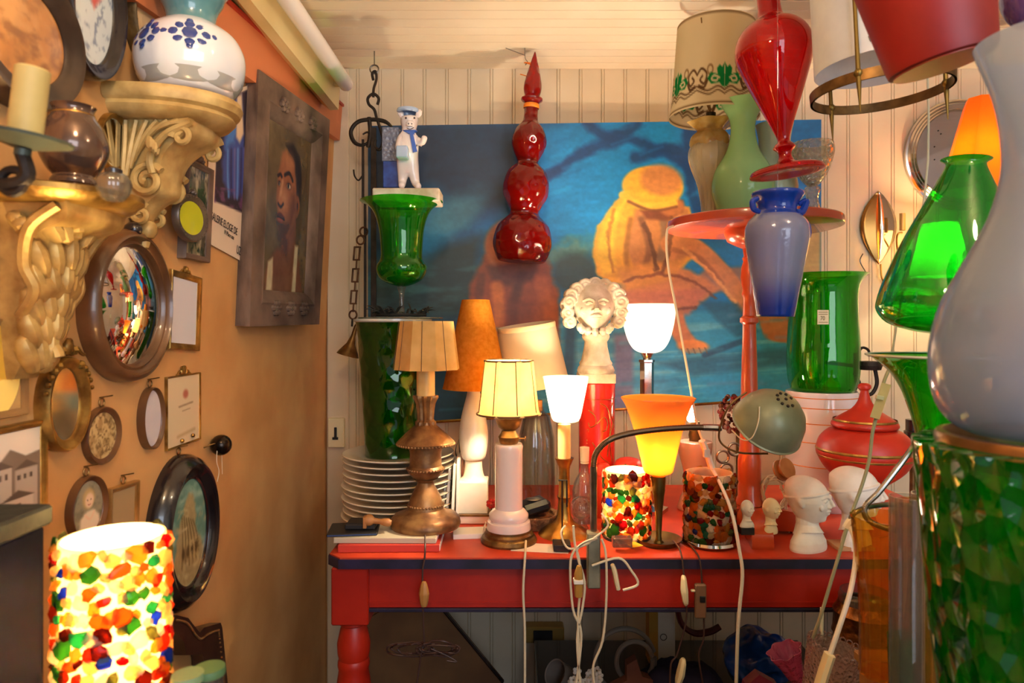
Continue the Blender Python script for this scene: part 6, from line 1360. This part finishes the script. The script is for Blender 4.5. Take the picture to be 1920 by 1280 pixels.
# low shelf under the table with clutter
SZ = .30
t = empty('low_shelf', 'dark plank shelf under the side table', 'shelf', (.35, 1.95, 0)); G().box((-.28, -.25, SZ-.02), (.55, .20, SZ), .002).build('plank', m_dark, t)
g = G()
for a in (-.27, .52): G().box((a, -.24, 0), (a+.02, .19, SZ-.02), .002).build('side_support', m_dark, t)
sy = lambda z: HZ+(EYE-SZ)*F/z
def U(name, lab, cat, px, py, z): return T(name, lab, cat, px, py, z)
t = U('extension_socket', 'ochre box with dark socket on the wall under the table', 'socket', 1015, 1190, ZB-.02); t.box('box_cover', M('ochre_plastic', (150, 118, 50), .5), 985, 1058, 1176, 1206, -.03, .018, 2); t.box('socket_hole', m_black, 1000, 1036, 1182, 1206, -.032, -.028, 1)
b = sy(2.0)
t = U('carton', 'white and yellow upright carton with round seal, under the table', 'box', 1244, b, 2.0)
t.box('box_body', m_paperw, 1220, 1266, 1148, b, -.03, .03, 1); t.box('yellow_side', M('yellow_print', (196, 150, 60), .6), 1217, 1234, 1148, b, -.0315, .02, .5)
G().lathe([(.008, 0), (.010, 0), (.010, .001), (.008, .001)], t.p(1244, 1194, -.031), 24, Matrix.Rotation(PI/2, 4, 'X'), closed=True).build('printed_seal', M('seal_ink', (90, 80, 70), .7), t.r)
t = U('grey_mug', 'grey enamel cup lying on its side under the table', 'cup', 1058, 1290, 1.85)
Mx = Matrix.Rotation(-.9, 4, 'Y') @ Matrix.Rotation(.5, 4, 'X')
G().lathe([(0, 0), (.03, 0), (.034, .06), (.036, .066), (.033, .064), (.029, .004), (0, .004)], t.p(1070, 1275), 32, M_=Mx).build('cup_body', M('grey_enamel', (130, 120, 112), .4), t.r)
for i, (cx, cy, rx, ry, lab) in enumerate(((1172, 1238, 56, 60, 'large grey flexible hose loop lying under the table'), (1190, 1240, 34, 38, 'smaller grey hose coil inside the large hose loop'))):
    t = U('hose', lab, 'hose', cx, cy+ry, 1.82-.04*i); g = G().tube([t.p(cx+rx*math.cos(u), cy+ry*math.sin(u), .03*math.sin(u)) for u in np.linspace(-.1, 2*PI-.3, 16)], 4.6*t.k, 8); g.build('hose', M('grey_hose', (126, 118, 108), .5), t.r)
t = U('clay_piece', 'broken terracotta piece under the table before the hose', 'ornament', 1190, 1290, 1.76)
G().prism([(-.07, -.06), (.09, -.06), (.05, .02), (.02, .03), (.005, .075), (-.02, .06), (-.02, .02), (-.06, .0)], .03).build('shard', M('dull_terracotta', (128, 78, 58), .7, 0, (104, 60, 44), 12), t.r)
t = U('blue_bag', 'crumpled bright blue plastic bag under the table', 'bag', 1425, sy(1.85), 1.85)
v = G(); v.ell((0, 0, .09), (.10, .08, .07), 40); o = v.build('bag_film', M('blue_plastic', (34, 96, 210), .25, 0, (20, 64, 160), 14, 1, 16, .03, coat=.5), t.r); tx = bpy.data.textures.new('crumple', 'CLOUDS'); tx.noise_scale = .05; dm = o.modifiers.new('crumple', 'DISPLACE'); dm.texture = tx; dm.strength = .05; s_ = o.modifiers.new('sub', 'SUBSURF'); s_.render_levels = s_.levels = 1
mod = list(o.modifiers)
t = U('pink_crystal', 'pink folded glass dish poking up under the table', 'ornament', 1424, 1285, 1.6); G().prism([(-.04, -.05), (.05, -.05), (.045, .0), (.0, .025), (-.03, .0)], .03).build('dish', GL('pink_folded_glass', (240, 150, 170), (226, 110, 140), .5), t.r)
t = U('red_hook', 'dark red curved rubber strap hanging under the table', 'strap', 1320, 1130, 1.95); t.tube('strap', M('oxblood_rubber', (92, 20, 24), .5), [(1268, 1120), (1276, 1165), (1300, 1186), (1330, 1184), (1350, 1174)], [8, 9, 9, 9, 8], flat=.6)
t.box('hook_top', M('oxblood_dark', (70, 18, 22), .5), 1262, 1276, 1096, 1124, -.01, .01, 1)
t = U('dark_cloth', 'heap of dark navy cloth on the low shelf', 'cloth', 1300, sy(1.8), 1.80); g = G().ell((-.04, 0, .055), (.12, .07, .04), 36); o = g.build('folds', M('navy_cloth', (36, 32, 60), .9), t.r); dm = o.modifiers.new('crumple', 'DISPLACE'); dm.texture = tx; dm.strength = .06
t = U('fairy_lights', 'clump of white plastic flower lights under the table', 'lights', 1105, 1275, 1.78); g = G()
for i in range(16):
    c = t.p(1105+random.uniform(-34, 34), 1268+random.uniform(-14, 20), random.uniform(-.03, .03))
    for j in range(5): a = 2*PI*j/5; g.ell(c+Vector((.007*math.cos(a), -.002, .007*math.sin(a))), (.0055, .003, .0055), 6)
g.build('blossoms', m_chalk, t.r)
# copper pot and glass baskets on a stool
ST = .47
t = empty('stool', 'dark low stool carrying the copper pot', 'stool', (.77, 1.42, 0)); G().lathe([(0, ST), (.17, ST), (.172, ST-.01), (.165, ST-.025), (0, ST-.025)], segs=40).build('seat', m_dark, t)
for a in range(4): q = a*PI/2+.5; G().tube([(.11*math.cos(q), .11*math.sin(q), ST-.02), (.15*math.cos(q), .15*math.sin(q), 0)], .014, 10, 1).build('leg', m_dark, t)
z = 1.42; b = HZ+(EYE-ST)*F/z
t = T('copper_jar', 'embossed copper jar with clear rim on the low stool', 'jar', 1622, b, z)
m_cop = M('embossed_copper', (150, 96, 48), .35, .8, (90, 56, 30), 40, .8, 60, .006)
t.L('body', m_cop, [(0, b), (46, b), (54, b-10), (56, 1260), (56, 1200), (54, 1190), (58, 1186), (56, 1180), (54, 1150), (56, 1146), (52, 1140), (46, 1128)], ang=45); t.L('glass_rim', m_clear, [(45, 1130), (47, 1118), (43, 1108)], th=1.5)
z = 1.30; b = HZ+(EYE-ST)*F/z
t = T('glass_basket', 'clear pressed glass basket vase with crimped rim below the cords', 'bowl', 1548, 1330, z, rot=14)
m_cut = GL('pressed_glass', (236, 226, 226), (226, 200, 196), .38, bp=1, bs=160, bd=.01, bkind='TexVoronoi', refl=.9)
t.L('body', m_cut, [(0, 1330), (40, 1328), (48, 1300), (54, 1250), (58, 1214)], th=3, wob=lambda a, z: 1+.02*math.cos(24*a))
g = G()
for i in range(30): a = 2*PI*i/30; c = Vector((58*t.k*math.cos(a), 58*t.k*math.sin(a), 118*t.k)); g.tube([c+Vector((5*t.k*math.cos(u)*math.cos(a+1.57), 5*t.k*math.cos(u)*math.sin(a+1.57), 5*t.k*math.sin(u))) for u in np.linspace(0, 2*PI, 9)], 1.5*t.k, 5, 1)
g.build('crimped_rim', m_cut, t.r)
t = T('pink_glass_flower', 'pink pressed glass tulip shade leaning on the clear basket vase', 'glass', 1500, 1285, 1.36, rot=-24)
t.L('shade', GL('pink_glass', (240, 176, 206), (226, 130, 180), .45, bp=1, bs=80, bd=.01), [(8, 1285), (14, 1272), (22, 1238), (32, 1212)], th=2, wob=lambda a, z: 1+.10*math.cos(7*a))
t = T('plastic_tube', 'short clear plastic tube standing behind the pressed glass basket', 'tube', 1540, 1186, 1.36); t.tube('tube', m_cordw, [(1538, 1320), (1541, 1139)], 3.6, sm=1)
st2 = empty('side_box', 'dark box under the pressed glass basket', 'box', (.60, 1.32, 0)); G().box((-.06, -.07, 0), (.09, .025, HZ*0+EYE+(HZ-1332)/F*1.30-.001), .002).build('box_body', m_dark, st2)
# ================================================================= near counter on the left
t = empty('counter', 'narrow wooden counter under the blazing mosaic lamp', 'counter', (-.41, .52, 0)); CL = EYE+(HZ-1331)/F*.66
G().box((-.17, -.22, CL-.025), (.17, .175, CL), .002).build('worktop', m_crate, t); G().box((-.15, -.20, 0), (.15, .16, CL-.025), .002).build('cabinet', m_dark, t)
b = HZ+(EYE-CL)*F/.60
t = T('lantern_case', 'dark navy glass fronted case at the lower corner by mosaic lamp', 'case', 20, b, .60)
t.box('case_body', M('midnight_blue', (24, 24, 42), .9, 0, (16, 16, 28), 20, spec=.15), -190, -55, 1046, b, -.03, .06, 3); t.box('grey_lid', M('mottled_grey_green', (38, 42, 38), .9, 0, (28, 32, 30), 30, .5, 60), -196, -50, 1002, 1046, -.034, .066, 6)
for px, top, z, lab in ((352, 1262, .655, 'small glass jar with pale green lid, nearer of the pair'), (392, 1250, .67, 'small glass jar with deep green lid by the chair back')):
    b = HZ+(EYE-CL)*F/z; t = T('small_jar', lab, 'jar', px, b, z); t.L('jar_body', m_clear, [(0, b), (26, b), (27, top+12)], th=2); t.L('lid', M('green_lid', (120, 150, 110) if px < 370 else (80, 116, 76), .5), [(0, top+14), (29, top+14), (30, top+10), (28, top), (0, top-2)])
